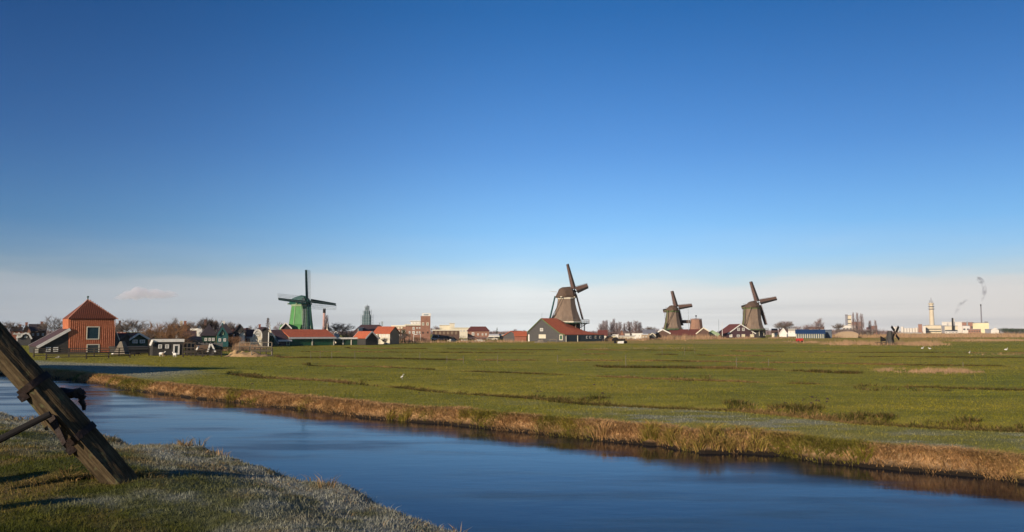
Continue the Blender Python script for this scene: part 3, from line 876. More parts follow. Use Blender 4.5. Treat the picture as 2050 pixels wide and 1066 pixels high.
m.build('tile_rows', pmat('light_red_tiles', (0.26, 0.080, 0.038), (0.17, 0.055, 0.028), 4.0, 0.8), roof_, kind='stuff')
m = MB()
for a, b_ in ((bs[0], (xm, 3.3, zr_)), (bs[1], (xm, 3.3, zr_))): m = MB(); m.beam(a, b_, .16, .14); m.build('ridge_board', pmat('pale_red_edge', (.42, .20, .13), (.32, .15, .10), 3, .8), roof_)
add_window(rfr, red, 186, 699, 25, 19, CREAM, GLASS, (0, 0), 0.13, 'door')
a = rfr.loc(137, 704); b_ = rfr.loc(174, 704)
m = MB(); m.box(x0 - .03, b_[0], -0.10, -0.072, 0, a[1] ); m.build('plinth', BRICKD, red)
a = rfr.loc(182.5, 600)
m = MB(); m.tube((xm, 3.3, zr_ - .1), (xm, 3.3, zr_ + 0.35), 0.10, 0.07, 6); m.lathe([(0.03, zr_ + .25), (.17, zr_ + .4), (.13, zr_ + .52), (.02, zr_ + .6)], 8, xm, 3.3); m.build('finial', DKGREEN, red)
m = MB()
p = [rfr.side(229, 652), rfr.side(229, 676)]
zt = rfr.loc(229, 655)[1]; zb = rfr.loc(234, 679)[1]; xw = rfr.w / 2
m.hexa([(xw + .01, .3, zt - .2), (xw + .7, .3, zb - .2), (xw + .7, .3, 0), (xw + .01, .3, 0)], [(xw + .01, 6.4, zt - .2), (xw + .7, 6.4, zb - .2), (xw + .7, 6.4, 0), (xw + .01, 6.4, 0)])
m.build('side_aisle', GREYW, red)
m = MB(); m.hexa([(xw + .0, .15, zt - .12), (xw + .85, .15, zb - .30), (xw + .85, .15, zb - .05), (xw + .0, .15, zt + .12)], [(xw + .0, .29, zt - .12), (xw + .85, .29, zb - .30), (xw + .85, .29, zb - .05), (xw + .0, .29, zt + .12)]); m.build('bargeboard', CREAM, red)
lean, lfr, lL = profile_house('black boarded lean-to barn with two small white windows against the red barn', 'barn', 73, 121.5, 140.2, 124.14,
    [(73, 708), (73, 696), (140, 659.5), (140.2, 708)], 11, BLACKW, PURT, name='lean_to_barn', rakes=[1], barge=WHITE, bw=0.42, over=0.3, extend=0.0,
    wins=[W(96.5, 700, 9, 9), W(111.5, 700, 9, 9)])
m = MB(); a = lfr.loc(73, 696); m.box(a[0] - .25, a[0] + .25, -.2, -.02, 0, a[1] - .1); m.build('corner_post', CREAM, lean)
# ------------------------------------------------------------------ left village
profile_house('dark green boarded house with two white windows under a low gable', 'house', 258, 134, 296, 137,
    [(258, 705), (258, 680), (276, 668.5), (296, 680), (296, 705)], 9, DKGREEN, REDT, barge=WHITE, bw=0.3, wins=[W(269.5, 684, 10, 7), W(284.5, 684, 10, 7)])
profile_house('low dark shed with a grey bargeboard close beside the red barn', 'shed', 234, 131, 259, 133,
    [(234, 705), (234, 681), (252, 669), (259, 673), (259, 705)], 8, BLACKW, BLKT, name='wooden_shed', barge=GREYW)
side_house('long low dark shed with a pale eaves board in front of the green house', 'shed', 232, 124, 300, 127, 697, 695.5, 4, BLACKW, BLACKW, name='wooden_shed', fascia=GREYW, over=0.15)
profile_house('brown gabled house half hidden behind the russet willow', 'house', 289, 160, 310, 161,
    [(289, 700), (289, 670), (299, 660), (310, 671), (310, 700)], 9, TANW, BROWNR, barge=CREAM, bw=0.25)
side_house('small black flat-roofed shed with thick white eaves and a white framed door', 'shed', 307, 113, 368, 115, 682, 680.5, 4.5, BLACKW, BLACKW, name='wooden_shed', fascia=WHITE, over=0.1,
    wins=[W(320.5, 694, 7, 8), W(334.5, 694, 7, 8), W(353, 700, 12, 20, mull=(0, 0), name='door')])
fr_ = Frame(302.5, 112.9, 307, 113)
m = MB(); a = at(303, 692, 113); b_ = at(308, 681, 113)
q = MB(); q.beam((0, 0, 0), (b_.x - a.x, 0.0, b_.z - a.z), 0.12, 0.28); o = q.build('white_roof_board', WHITE); o.location = (a.x, 112.6, a.z); tag(o, 'short sloping white board at the left end of the black flat-roofed shed', 'board')
hut, hf, hL = profile_house('tiny black hut with crossed white bargeboards beside the sheep pen', 'hut', 417.5, 113.5, 428.5, 112.5,
    [(417.5, 714), (417.5, 703), (422, 689.5), (428.5, 703), (428.5, 714)], 3.2, GREYW, BLKT, name='small_hut', barge=WHITE, bw=0.22, over=0.15, finial=False)
side_house('low hut with a tan roof and one white bargeboard left of the tiny black hut', 'hut', 393, 114, 416, 113.6, 703.5, 694, 3, GREYW, BROWNR, name='small_hut')
m = MB(); a = at(391, 703.5, 113.4); b_ = at(398.5, 693.5, 113.4); m.beam((0, 0, 0), (b_.x - a.x, 0, b_.z - a.z), 0.12, 0.2); o = m.build('white_roof_board', WHITE); o.location = a; tag(o, 'sloping white board at the left end of the tan roofed hut', 'board')
side_house('brick cottage with a white dormer and white cornice behind the bare willow', 'house', 340, 186, 366, 187, 667, 655, 8, BRICKD, BLKT, name='brick_house', fascia=CREAM,
    wins=[W(346, 672, 5, 7), W(354, 672, 5, 7), W(362, 672, 5, 7)], chim=[(345, 0.60, 0.56, BRICKD)])
profile_house('white gabled dormer house front rising over the brick cottage', 'house', 350, 184, 359, 184, [(350, 675), (350, 661), (354.5, 656.5), (359, 661), (359, 675)], 4, WHITE, BLKT, wins=[W(354.5, 663, 5, 5)])
side_house('dark gabled town house with a steep black roof left of the narrow white front', 'house', 358, 194, 386, 195, 666, 650, 9, BRICKR, BLKT, name='brick_house', hip=2.2, wins=[W(368, 672, 4, 6), W(376, 672, 4, 6)], chim=[(363, 0.72, 0.63, CREAM), (371, 0.72, 0.56, BRICKR)])
profile_house('narrow tall white house front with a stepped top', 'house', 394, 183, 404, 183,
    [(394, 694), (394, 662), (396, 655), (398.5, 650), (402, 655), (404, 660), (404, 694)], 9, WHITE, BLKT, name='town_house', rakes=[2, 3], wins=[W(399, 657, 3, 4), W(399, 667, 4, 6), W(399, 677, 4, 6)])
side_house('low cream house with a flat white cornice beside the narrow white front', 'house', 384, 188, 394, 188, 660, 659, 8, TANW, WHITE, name='town_house', fascia=WHITE, wins=[W(389, 668, 4, 6)])
side_house('green wooden house with a large dark half-hipped roof and white ridge', 'house', 403, 180, 433, 180, 671, 648.5, 10, DKGREEN, BLKT, hip=1.6, wins=[W(412, 680, 5, 6), W(420, 680, 5, 6), W(427, 680, 5, 6)], chim=[(411, 0.84, 0.56, BRICKD)])
side_house('dark roofed house with a white ridge line behind the teal gable', 'house', 434, 181, 464, 181, 668, 648, 10, BLACKW, BLKT, hip=1.2, chim=[(448, 0.42, 0.56, WHITE)])
profile_house('teal wooden gable with white finial between the two dark roofs', 'house', 434, 172, 457, 173,
    [(434, 694), (434, 674), (437, 670), (445.5, 657), (454, 670), (457, 674), (457, 694)], 8, TEAL, BLKT, rakes=[2, 3], barge=TEAL, wins=[W(445.5, 667, 5, 7, fmat=PALEGRN), W(440, 681, 5, 6), W(450, 681, 5, 6)], finial=True)
profile_house('black pointed gable with a white side dormer', 'house', 469.5, 180, 491, 181,
    [(469.5, 695), (469.5, 665), (480, 650), (491, 664), (491, 695)], 9, BLACKW, BLKT, wins=[W(481.5, 670, 5, 6)])
profile_house('small white dormer on the right slope of the black pointed gable', 'dormer house', 479, 176, 490, 176, [(479, 690), (479, 671), (488, 663), (490, 670), (490, 690)], 2.5, WHITE, BLKT, name='town_house', wins=[W(482.5, 672.5, 4, 5)])
profile_house('green and white bell gabled house with a cream lower front', 'house', 500, 178, 525, 179,
    [(500, 695), (500, 677), (507.5, 675), (509, 667), (512, 662.5), (516, 661), (520, 662.5), (522.5, 667), (524, 675), (525, 695)], 9, CREAM, DKRED, name='town_house', rakes=[2, 3, 4, 5, 6, 7], barge=WHITE, bw=0.3, over=0.15,
    wins=[W(515.5, 669, 8, 9, fmat=WHITE, gmat=DKGREEN), W(505, 683, 4, 6), W(512, 683, 4, 6), W(520, 683, 4, 6)])
side_house('low red-roofed house with white eaves left of the bell gabled house', 'house', 492, 184, 508, 184, 675, 662, 8, BRICK, DKRED, name='brick_house', fascia=WHITE, wins=[W(496, 682, 3, 5), W(502, 682, 3, 5)], chim=[(495, 0.48, 0.49, BRICKR)])
side_house('grey roofed long house behind the bell gabled house', 'house', 508, 192, 545, 193, 666, 655, 9, BRICKD, PURT, name='brick_house', hip=1.4, chim=[(520, .5, .5, BRICKR)])
profile_house('tall black barn wall with a white corner post', 'barn', 525, 176, 538, 176, [(525, 694), (525, 661), (531, 657), (538, 661), (538, 694)], 6, BLACKW, BLKT, name='wooden_barn')
m = MB(); m.box(-.08, .08, -.08, .08, 0, 3.2); o = m.build('white_post', WHITE); o.location = gp(538, 175.6); tag(o, 'white corner post in front of the tall black barn', 'post')
profile_house('small white-trimmed green gable between the black barn and the long green house', 'house', 538.5, 178, 549, 179, [(538.5, 692), (538.5, 674), (543, 667), (549, 675), (549, 692)], 6, DKGREEN, BLKT, barge=WHITE, bw=0.3, wins=[W(543.5, 671, 4, 4)])
profile_house('dark gabled house with white barge boards behind the green mill base', 'house', 562.5, 207, 582, 208, [(562.5, 690), (562.5, 657), (572, 647), (582, 657), (582, 690)], 9, BLACKW, BLKT, barge=WHITE, bw=0.3)
# long green house in front of the mill
gh, gfr, gze, gzr = side_house('long green wooden house with a red tiled roof at the foot of the green windmill', 'house', 580, 192, 669, 200, 675.5, 661.5, 8.5, GREENW, REDT, fascia=WHITE, gable_end=PALEGRN, posts=(625, 668), name='long_wooden_house')
gh2, g2fr, _, _ = side_house('dark roofed left wing of the long green house with a pale green door', 'house', 558.5, 190, 580, 191.9, 680.5, 662.5, 8.0, GREYW, PURT, fascia=WHITE, gable_end=PALEGRN, wins=[W(576.5, 686.5, 7, 11, fmat=PALEGRN, gmat=PALEGRN, mull=(0, 0), name='door')], name='long_wooden_house')
for fr_, rt_, e, zz in ((g2fr, gh2, -1, None), (gfr, gh, 1, None)):
    zt = zat(556 if e < 0 else 666, 663, 195)
    m = MB(); x = e * (fr_.w / 2 + .3)
    m.tube((x, 4.1, zt - .3), (x, 4.1, zt + 1.9), .14, .05, 6)
    # curved white edge boards of the gable end
    pts = [(-0.55, zt - 3.0), (0.6, zt - 2.3), (2.0, zt - 1.4), (3.2, zt - .5), (4.1, zt + .5), (5.0, zt - .5), (6.2, zt - 1.4), (7.6, zt - 2.3), (8.7, zt - 3.0)]
    for a, b_ in zip(pts[:-1], pts[1:]): m.beam((x, a[0], a[1]), (x, b_[0], b_[1]), .14, .3)
    m.build('bargeboard', CREAM, rt_)
# the low green wing with white pilasters
side_house('low green wooden shop front with five white posts right of the long green house', 'shop', 669.5, 201, 757, 206, 677.5, 675.5, 6, DKGREEN, BLKT, fascia=WHITE, posts=(686.5, 703, 720, 737.5, 754.5), name='low_wooden_shop')
profile_house('dark gabled cottage with white barge boards and orange roof above the green shop front', 'cottage', 732, 201.0, 755, 203.5,
    [(732, 690), (732, 677), (743, 664.5), (755, 677), (755, 690)], 5, BLACKW, REDT, barge=WHITE, bw=0.3)
profile_house('white gabled kiosk with scrolled top right of the long green house', 'kiosk', 669.5, 206, 680, 207, [(669.5, 690), (669.5, 673), (671, 665), (675, 665), (677, 672), (680, 677), (680, 690)], 4, WHITE, WHITE, name='small_kiosk', wins=[W(673, 670, 4, 4)])
# ------------------------------------------------------------------ town behind, centre left
side_house('large dark-roofed hall with a hipped roof and white dormer', 'hall', 699, 232, 783, 234, 672, 650.5, 14, BLACKW, PURT, name='large_hall', hip=3.2, chim=[(760, 0.48, 0.35, STEEL), (765.5, .8, .5, STEEL)])
profile_house('white dormer on the roof of the large dark hall', 'dormer', 716.5, 234.0, 726, 234.2, [(716.5, 664), (716.5, 657.5), (726, 657.5), (726, 664)], 3, WHITE, WHITE, name='roof_dormer', rakes=[1], wins=[W(721, 661, 7, 4, mull=(2, 0))])
side_house('cream cottage with an orange-red tiled roof and grey gable end', 'cottage', 748, 217, 781, 215.2, 667, 655.5, 5, CREAM, REDT, gable_end=TANW, wins=[W(755, 672, 4, 6), W(762, 672, 4, 6), W(769, 672, 4, 6), W(776, 672, 4, 6)], name='tiled_cottage')
side_house('long brick apartment block with a cream flat top', 'apartment block', 786, 300, 830, 298, 653, 652, 14, BRICK, CREAM, name='apartment_block', fascia=CREAM,
    wins=wgrid(792, 804, 3, 656.5, 656.5, 1, 4, 4, fmat=CREAM, gmat=CREAM) + wgrid(792, 826, 6, 664, 672, 2, 3, 4.5))
side_house('brick apartment block with arched dark windows left of the brick tower', 'apartment block', 812, 280, 843, 279, 651, 650, 12, BRICK, CREAM, name='apartment_block', fascia=CREAM,
    wins=[W(828, 658, 4, 6), W(835, 657, 3, 3), W(840, 657, 3, 3), W(828, 666, 5, 5), W(835, 666, 3, 4), W(840, 666, 3, 4), W(820, 666, 3, 5)])
side_house('white rooftop block with small windows beside the brick tower', 'building', 822, 292, 843, 292, 643.5, 643, 9, WHITE, WHITE, name='office_block', wins=wgrid(827, 839, 3, 647, 647, 1, 3, 2.5))
tw, tfr, _, _ = side_house('square brown brick tower with a white top storey', 'tower', 842, 253.2, 861.5, 252.4, 634.5, 634, 4.6, BRICK, BRICK, name='brick_tower', over=0.03,
    wins=[W(847, 649, 4.5, 6, fmat=CREAM), W(856, 649, 4.5, 6, fmat=CREAM), W(846.5, 666.5, 2.5, 4, mull=(0, 0), fmat=BRICKD), W(856, 666, 2.5, 4, mull=(0, 0), fmat=BRICKD)])
m = MB(); zt = tfr.loc(851, 633)[1]; m.box(-tfr.w / 2 + .35, tfr.w / 2 + .1, .3, 4.2, zt - .1, zt + .85); m.build('top_storey', WHITE, tw)
m = MB(); m.box(-.6, .9, .25, .32, zt + .2, zt + .6); m.build('top_window', STEEL, tw)
m = MB(); m.box(0, .12, -.06, .06, 0, 2.4); m.box(2.1, 2.22, -.06, .06, 0, 2.4); m.box(0, 2.22, -.06, .06, 2.4, 2.55); o = m.build('white_goal_frame', WHITE); o.location = gp(828, 246); tag(o, 'white metal frame standing left of the brick tower', 'frame')
side_house('flat dark brown building with a thin cream roof edge right of the brick tower', 'building', 866, 322, 920, 322, 661.5, 660.8, 12, BRICKD, CREAM, name='long_flat_building', fascia=CREAM, over=.2, wins=wgrid(873, 913, 6, 667, 667, 1, 4, 5, fmat=TANW))
side_house('cream flat block on the skyline beyond the brown building', 'building', 880, 420, 903, 420, 652, 651.5, 12, CREAM, CREAM, name='office_block')
side_house('small cream stair tower at the end of the cream flat block', 'building', 900, 415, 910, 415, 648, 647.5, 6, CREAM, WHITE, name='office_block')
side_house('long cream upper wall left of the large brick house', 'building', 905, 400, 940, 400, 657, 656.5, 12, CREAM, CREAM, name='office_block', wins=wgrid(911, 935, 5, 663, 663, 1, 3, 4))
side_house('large pink brick house with a steep purple-red roof', 'house', 936, 330, 979, 331, 662.5, 654, 9, BRICK, DKRED, name='brick_house', hip=1.3, wins=[W(947, 669, 5, 6), W(957, 670, 3, 4), W(966, 670, 3, 4), W(973, 670, 3, 4)])
side_house('white flat-roofed shed right of the large brick house', 'shed', 980, 318, 998, 318, 673, 670, 6, GREYW, WHITE, name='flat_roofed_shed', fascia=WHITE)
side_house('pale low shed beyond the white flat-roofed shed', 'shed', 1000, 340, 1015, 340, 672, 670.5, 6, TANW, CREAM, name='flat_roofed_shed')
profile_house('grey green gabled house with an orange roof left of the big mill barn', 'house', 1008, 291, 1036, 288, [(1008, 682), (1008, 673), (1024, 663.5), (1036, 673), (1036, 682)], 7, GREYW, REDT)
side_house('small open shed with an orange-red roof beside the mill barn', 'shed', 1030, 283, 1054, 282, 672.5, 664.5, 6, BRICKR, REDT, name='tiled_shed')
# ------------------------------------------------------------------ mill barn with the red roof
mb, mbf, mL = profile_house('grey boarded mill barn with a long orange-red roof below the tallest windmill', 'barn', 1057, 276, 1131, 263.5,
    [(1057, 685), (1057, 665.5), (1084.5, 638.5), (1106, 656), (1122, 668), (1131, 671), (1131, 685)], 20, GREYW, REDT, name='mill_barn', barge=OLIVE, bw=0.3, over=0.25, rakes=[1, 2, 3, 4], roofmesh=False, hipback=True,
    wins=[W(1084.5, 660.5, 6, 6), W(1086, 674, 14, 8, mull=(2, 1), fmat=CREAM, gmat=CREAM), W(1123.5, 676, 6.5, 11, fmat=CREAM, gmat=GREENW, mull=(0, 0), name='door')])
m = MB(); a = mbf.loc(1059, 670); m.box(a[0] - .25, a[0] + .35, -.14, -.01, 0, a[1]); m.build('white_doorpost', WHITE, mb)
m = MB(); m.tube((mL[2][0], 0.1, mL[2][1]), (mL[2][0], .1, mL[2][1] + 2.1), .06, .03, 5); m.build('finial', STEEL, mb)
q = MB(); q.box(mbf.w / 2, mbf.w / 2 + .06, 0.2, 19.8, 0, mL[5][1] - .15); q.build('side_wall', pmat('blue_grey_boards', (0.045, 0.062, 0.070), (0.035, 0.05, 0.055), 2, .8, bands=('Z', .25, .6)), mb)
for yy in (0.3, 6.0):
    q = MB(); q.box(mbf.w / 2 + .07, mbf.w / 2 + .25, yy, yy + .22, 0, mL[5][1] - .2); q.build('post', CREAM, mb)
for i, (yy, cm) in enumerate(((10.5, WHITE), (12.2, WHITE), (15.0, CREAM), (17.3, CREAM))):
    q = MB(); q.box(mbf.w / 2 + .065, mbf.w / 2 + .12, yy, yy + .9, 1.0, 1.9); o = q.build('window', cm, mb)
    q = MB(); q.box(mbf.w / 2 + .125, mbf.w / 2 + .14, yy + .15, yy + .75, 1.15, 1.75); q.build('pane', GLASS, o)
side_house('small dark annex at the right end of the mill barn', 'annex', 1181, 285, 1196, 285, 672, 670.8, 6, BLACKW, BLACKW, name='dark_annex')
# ------------------------------------------------------------------ middle distance right of the big mill
spec = [
 (1197, 1216, 672, 662, 350, CREAM, DKRED, 'white cottage with a brown roof just right of the mill barn'),
 (1214, 1223, 674, 673, 330, BLACKW, BLKT, 'little black shed beside the brown-roofed white cottage'),
 (1219, 1232, 674, 672.5, 352, PALEYEL, CREAM, 'pale yellow low building among the caravans'),
 (1227, 1238, 671, 670, 365, WHITE, WHITE, 'small white flat-roofed block left of the pink gable'),
 (1240, 1270, 675, 673, 345, CREAM, CREAM, 'long cream caravan-like building in front of the poplars'),
 (1251, 1261, 669.5, 668, 372, WHITE, CREAM, 'small white hut with a flat top under the poplars'),
 (1265, 1286, 668.5, 667.5, 360, WHITE, WHITE, 'white flat building with a row of little windows'),
 (1284, 1297, 671, 669.5, 356, TANW, WHITE, 'tan walled shed with a white roof edge'),
]
for a, b_, e, r_, D, wm_, rm, lb in spec:
    side_house(lb, 'building', a, D, b_, D + 1, e, r_, 7, wm_, rm, name='low_building', over=.2, wins=[W(a + (b_ - a) * t, e + 4, 3, 3) for t in ((.3, .7) if b_ - a > 12 else (.5,))])
profile_house('pink steep gable among the low white buildings', 'house', 1240, 358, 1249, 358, [(1240, 682), (1240, 673), (1244.5, 662), (1249, 673), (1249, 682)], 7, BRICK, BRICK)
profile_house('little gabled house with white barge boards left of the second mill house', 'house', 1300, 362, 1312, 363, [(1300, 682), (1300, 673), (1306, 667.5), (1312, 673), (1312, 682)], 8, GREYW, BLKT, barge=CREAM, bw=.3)
side_house('grey roofed house with a pale gable edge behind the little gabled house', 'house', 1287, 380, 1312, 381, 668, 661, 9, TANW, CONCG, name='brick_house')
# ------------------------------------------------------------------ second mill's houses
profile_house('dark brown gabled house with a pink-white bargeboard left of the low windmill', 'house', 1312, 384, 1341.5, 385,
    [(1312, 681), (1312, 667.8), (1326.5, 659.8), (1341.5, 667.5), (1341.5, 681)], 12, BRICKD, DKRED, barge=WHITE, bw=.5)
side_house('long dark red roofed shed joining the two gabled houses', 'shed', 1341, 383, 1404, 382, 671.5, 660.5, 12, BLACKW, DKRED, name='tiled_shed')
profile_house('dark gabled house with a pale bargeboard at the right end of the red shed', 'house', 1394, 379, 1419, 380,
    [(1394, 680), (1394, 668), (1408, 656.5), (1419, 663), (1419, 680)], 12, BRICKD, DKRED, barge=CREAM, bw=.5)
profile_house('light green gabled house between the two far windmills', 'house', 1409, 390, 1440, 391,
    [(1409, 681), (1409, 670.5), (1418, 667), (1426, 662), (1434, 666), (1440, 669.5), (1440, 681)], 10, PALEGRN, DKRED, barge=PALEGRN, bw=.4, wins=[W(1418, 673, 5, 4), W(1431, 673, 5, 5)])
for px_, y0, y1, D, mt, lb in ((1439, 640, 672, 395, STEEL, 'thin grey pole between the two far windmills'), (1446, 646, 674, 392, WHITE, 'white flagpole left of the maroon gabled house')):
    h0 = zat(px_, y0, D); m = MB(); m.tube((0, 0, 0), (0, 0, h0), .16 if mt is WHITE else .09, .09, 6); o = m.build('flag_pole', mt); o.location = gp(px_, D); tag(o, lb, 'flagpole')
mh, mhf, _ = profile_house('maroon gabled mill house with white edges and two small upper windows', 'house', 1457, 424, 1512, 426,
    [(1457, 679), (1457, 668), (1482.5, 649.5), (1512, 668), (1512, 679)], 14, pmat('maroon_boards', (0.070, 0.032, 0.038), (0.05, 0.025, 0.03), 1, .8, bands=('Z', .3, .6)), DKRED, barge=WHITE, bw=.5, name='mill_house',
    wins=[W(1478.5, 659.8, 5, 6), W(1488, 659.8, 5, 6), W(1463, 672.5, 6, 6, fmat=WHITE, gmat=CREAM), W(1478, 673, 6, 5), W(1488, 672.5, 7, 6, fmat=CREAM, gmat=PALEYEL), W(1505.5, 672.5, 8, 6, fmat=CREAM, gmat=PALEYEL)])
side_house('dark red side roof running right from the maroon mill house', 'shed', 1511, 432, 1532, 432, 668, 659, 10, BLACKW, DKRED, name='tiled_shed')
# ------------------------------------------------------------------ right
side_house('long blue roofed pavilion with a front of white posts and glass', 'pavilion', 1593, 404, 1651, 403, 668, 660.8, 10, pmat('pavilion_glass', (0.05, 0.07, 0.08), (0.08, 0.10, 0.10), 2, .3), BLUER, name='blue_roofed_pavilion', over=.6,
    posts=[1595 + i * 4.4 for i in range(13)])
side_house('blue grey annex at the right end of the blue roofed pavilion', 'annex', 1651, 408, 1665, 408, 661.5, 660.5, 9, pmat('blue_grey_cladding', (0.08, 0.10, 0.13), (0.06, 0.08, 0.10), .5, .7), BLUER, name='pavilion_annex')
for a, b_, e, r_, D, wm_, rm, lb in (
 (1545, 1556, 667, 659, 470, CREAM, BRICKD, 'brown roofed cream house right of the last windmill'),
 (1560, 1577, 666, 659, 520, WHITE, BRICKD, 'white fronted farmhouse under the bare trees'),
 (1577, 1595, 663, 659, 540, WHITE, CREAM, 'bright white long farm building beside the blue pavilion'),
 (1620, 1650, 659, 655, 640, CREAM, BRICK, 'pale brown roofed row of houses behind the blue pavilion'),
 (1609, 1622, 660, 656, 650, CONCG, CONCG, 'grey shed roof behind the blue pavilion'),
 (1735, 1748, 660, 656, 900, WHITE, DKRED, 'white house beneath the far poplars'),
 (1744, 1756, 658, 653, 900, BRICK, BRICK, 'pink brick house among the far poplars')):
    side_house(lb, 'house', a, D, b_, D, e, r_, 12, wm_, rm, name='farm_house', wins=[W(a + (b_ - a) * t, e + 2.5, 2.5, 2.5) for t in (.3, .7)])
profile_house('white gabled farmhouse front among the houses right of the last windmill', 'house', 1561, 500, 1575, 500, [(1561, 676), (1561, 667), (1568, 657.5), (1575, 667), (1575, 676)], 12, WHITE, BRICKD, barge=WHITE, bw=.4)
# round roofed shed
pts = [(1672, 679), (1672, 670), (1678, 666.8), (1686, 664.8), (1696, 664), (1706, 664.6), (1713, 666.5), (1718, 669.5), (1718, 679)]
profile_house('wide low shed with a rounded pale roof', 'shed', 1672, 430, 1718, 431, pts, 18, TANW, pmat('pale_pink_roofing', (0.42, 0.31, 0.25), (0.34, 0.25, 0.20), .5, .8), name='round_roofed_shed')

# ------------------------------------------------------------------ houses glimpsed left of the red barn
profile_house('pink brick house with a pointed gable beside a long dark roof', 'house', 46, 226, 61, 226, [(46, 695), (46, 664), (53, 651.5), (61, 664), (61, 695)], 8, BRICK, BLKT, name='brick_house', chim=[(.4, .7, .6, BRICKR)], wins=[W(50, 669, 3, 5), W(57, 669, 3, 5)])
side_house('brown brick house with a long dark roof behind the lean-to barn', 'house', 58, 232, 92, 233, 663, 650.5, 9, BRICKD, BLKT, name='brick_house', wins=[W(66, 670, 4, 5), W(76, 670, 4, 5), W(86, 670, 4, 5)], chim=[(84, .8, .7, BRICKR)])
side_house('dark roofed house at the far left behind the pole', 'house', 22, 238, 44, 239, 663, 656, 9, BRICKR, BLKT, name='brick_house', wins=[W(28, 668, 4, 4), W(38, 668, 4, 4)], chim=[(40, .8, .7, BRICKR)])
profile_house('white house with a curved gable in front of the pink brick house', 'house', 35, 195, 62, 195, [(35, 690), (35, 676), (42, 675), (45, 670), (52, 667.5), (58, 670), (62, 677), (62, 690)], 6, GREYW, WHITE, name='town_house', rakes=[1, 2, 3, 4, 5], barge=WHITE, bw=.35, wins=[W(52, 675, 5, 4)])
side_house('white flat dormered house between the curved gable and the dark roof', 'house', 34, 205, 47, 205, 670, 668, 6, WHITE, WHITE, name='town_house', wins=[W(37.5, 673.5, 3, 3), W(43, 673.5, 3, 3)])
side_house('dark brick house peeping out right of the red barn', 'house', 229, 205, 247, 206, 660, 648, 8, BRICKD, BLKT, name='brick_house', wins=[W(234, 668, 3, 5), W(242, 668, 3, 5)], hip=1.2, chim=[(240, .6, .5, BRICKD)])
side_house('low brick row between the red-roofed house and the dark barn', 'house', 462, 205, 500, 206, 666, 659, 8, BRICKD, DKRED, name='brick_house', wins=[W(470, 672, 4, 5), W(482, 672, 4, 5), W(493, 672, 4, 5)], chim=[(476, .7, .6, BRICKR)])
side_house('dark shed with a pale roof edge behind the board fence', 'shed', 375, 150, 402, 151, 682, 676, 5, BRICKD, BLKT, name='wooden_shed', fascia=GREYW)
side_house('brick cottage with a red roof left of the narrow white front', 'house', 366, 170, 391, 171, 676, 665, 7, BRICKR, PURT, name='brick_house', wins=[W(372, 682, 3, 5), W(379, 682, 3, 5), W(386, 682, 3, 5)], chim=[(372, .8, .5, BRICKR)])
HAZE_DENSITY = 0.00005
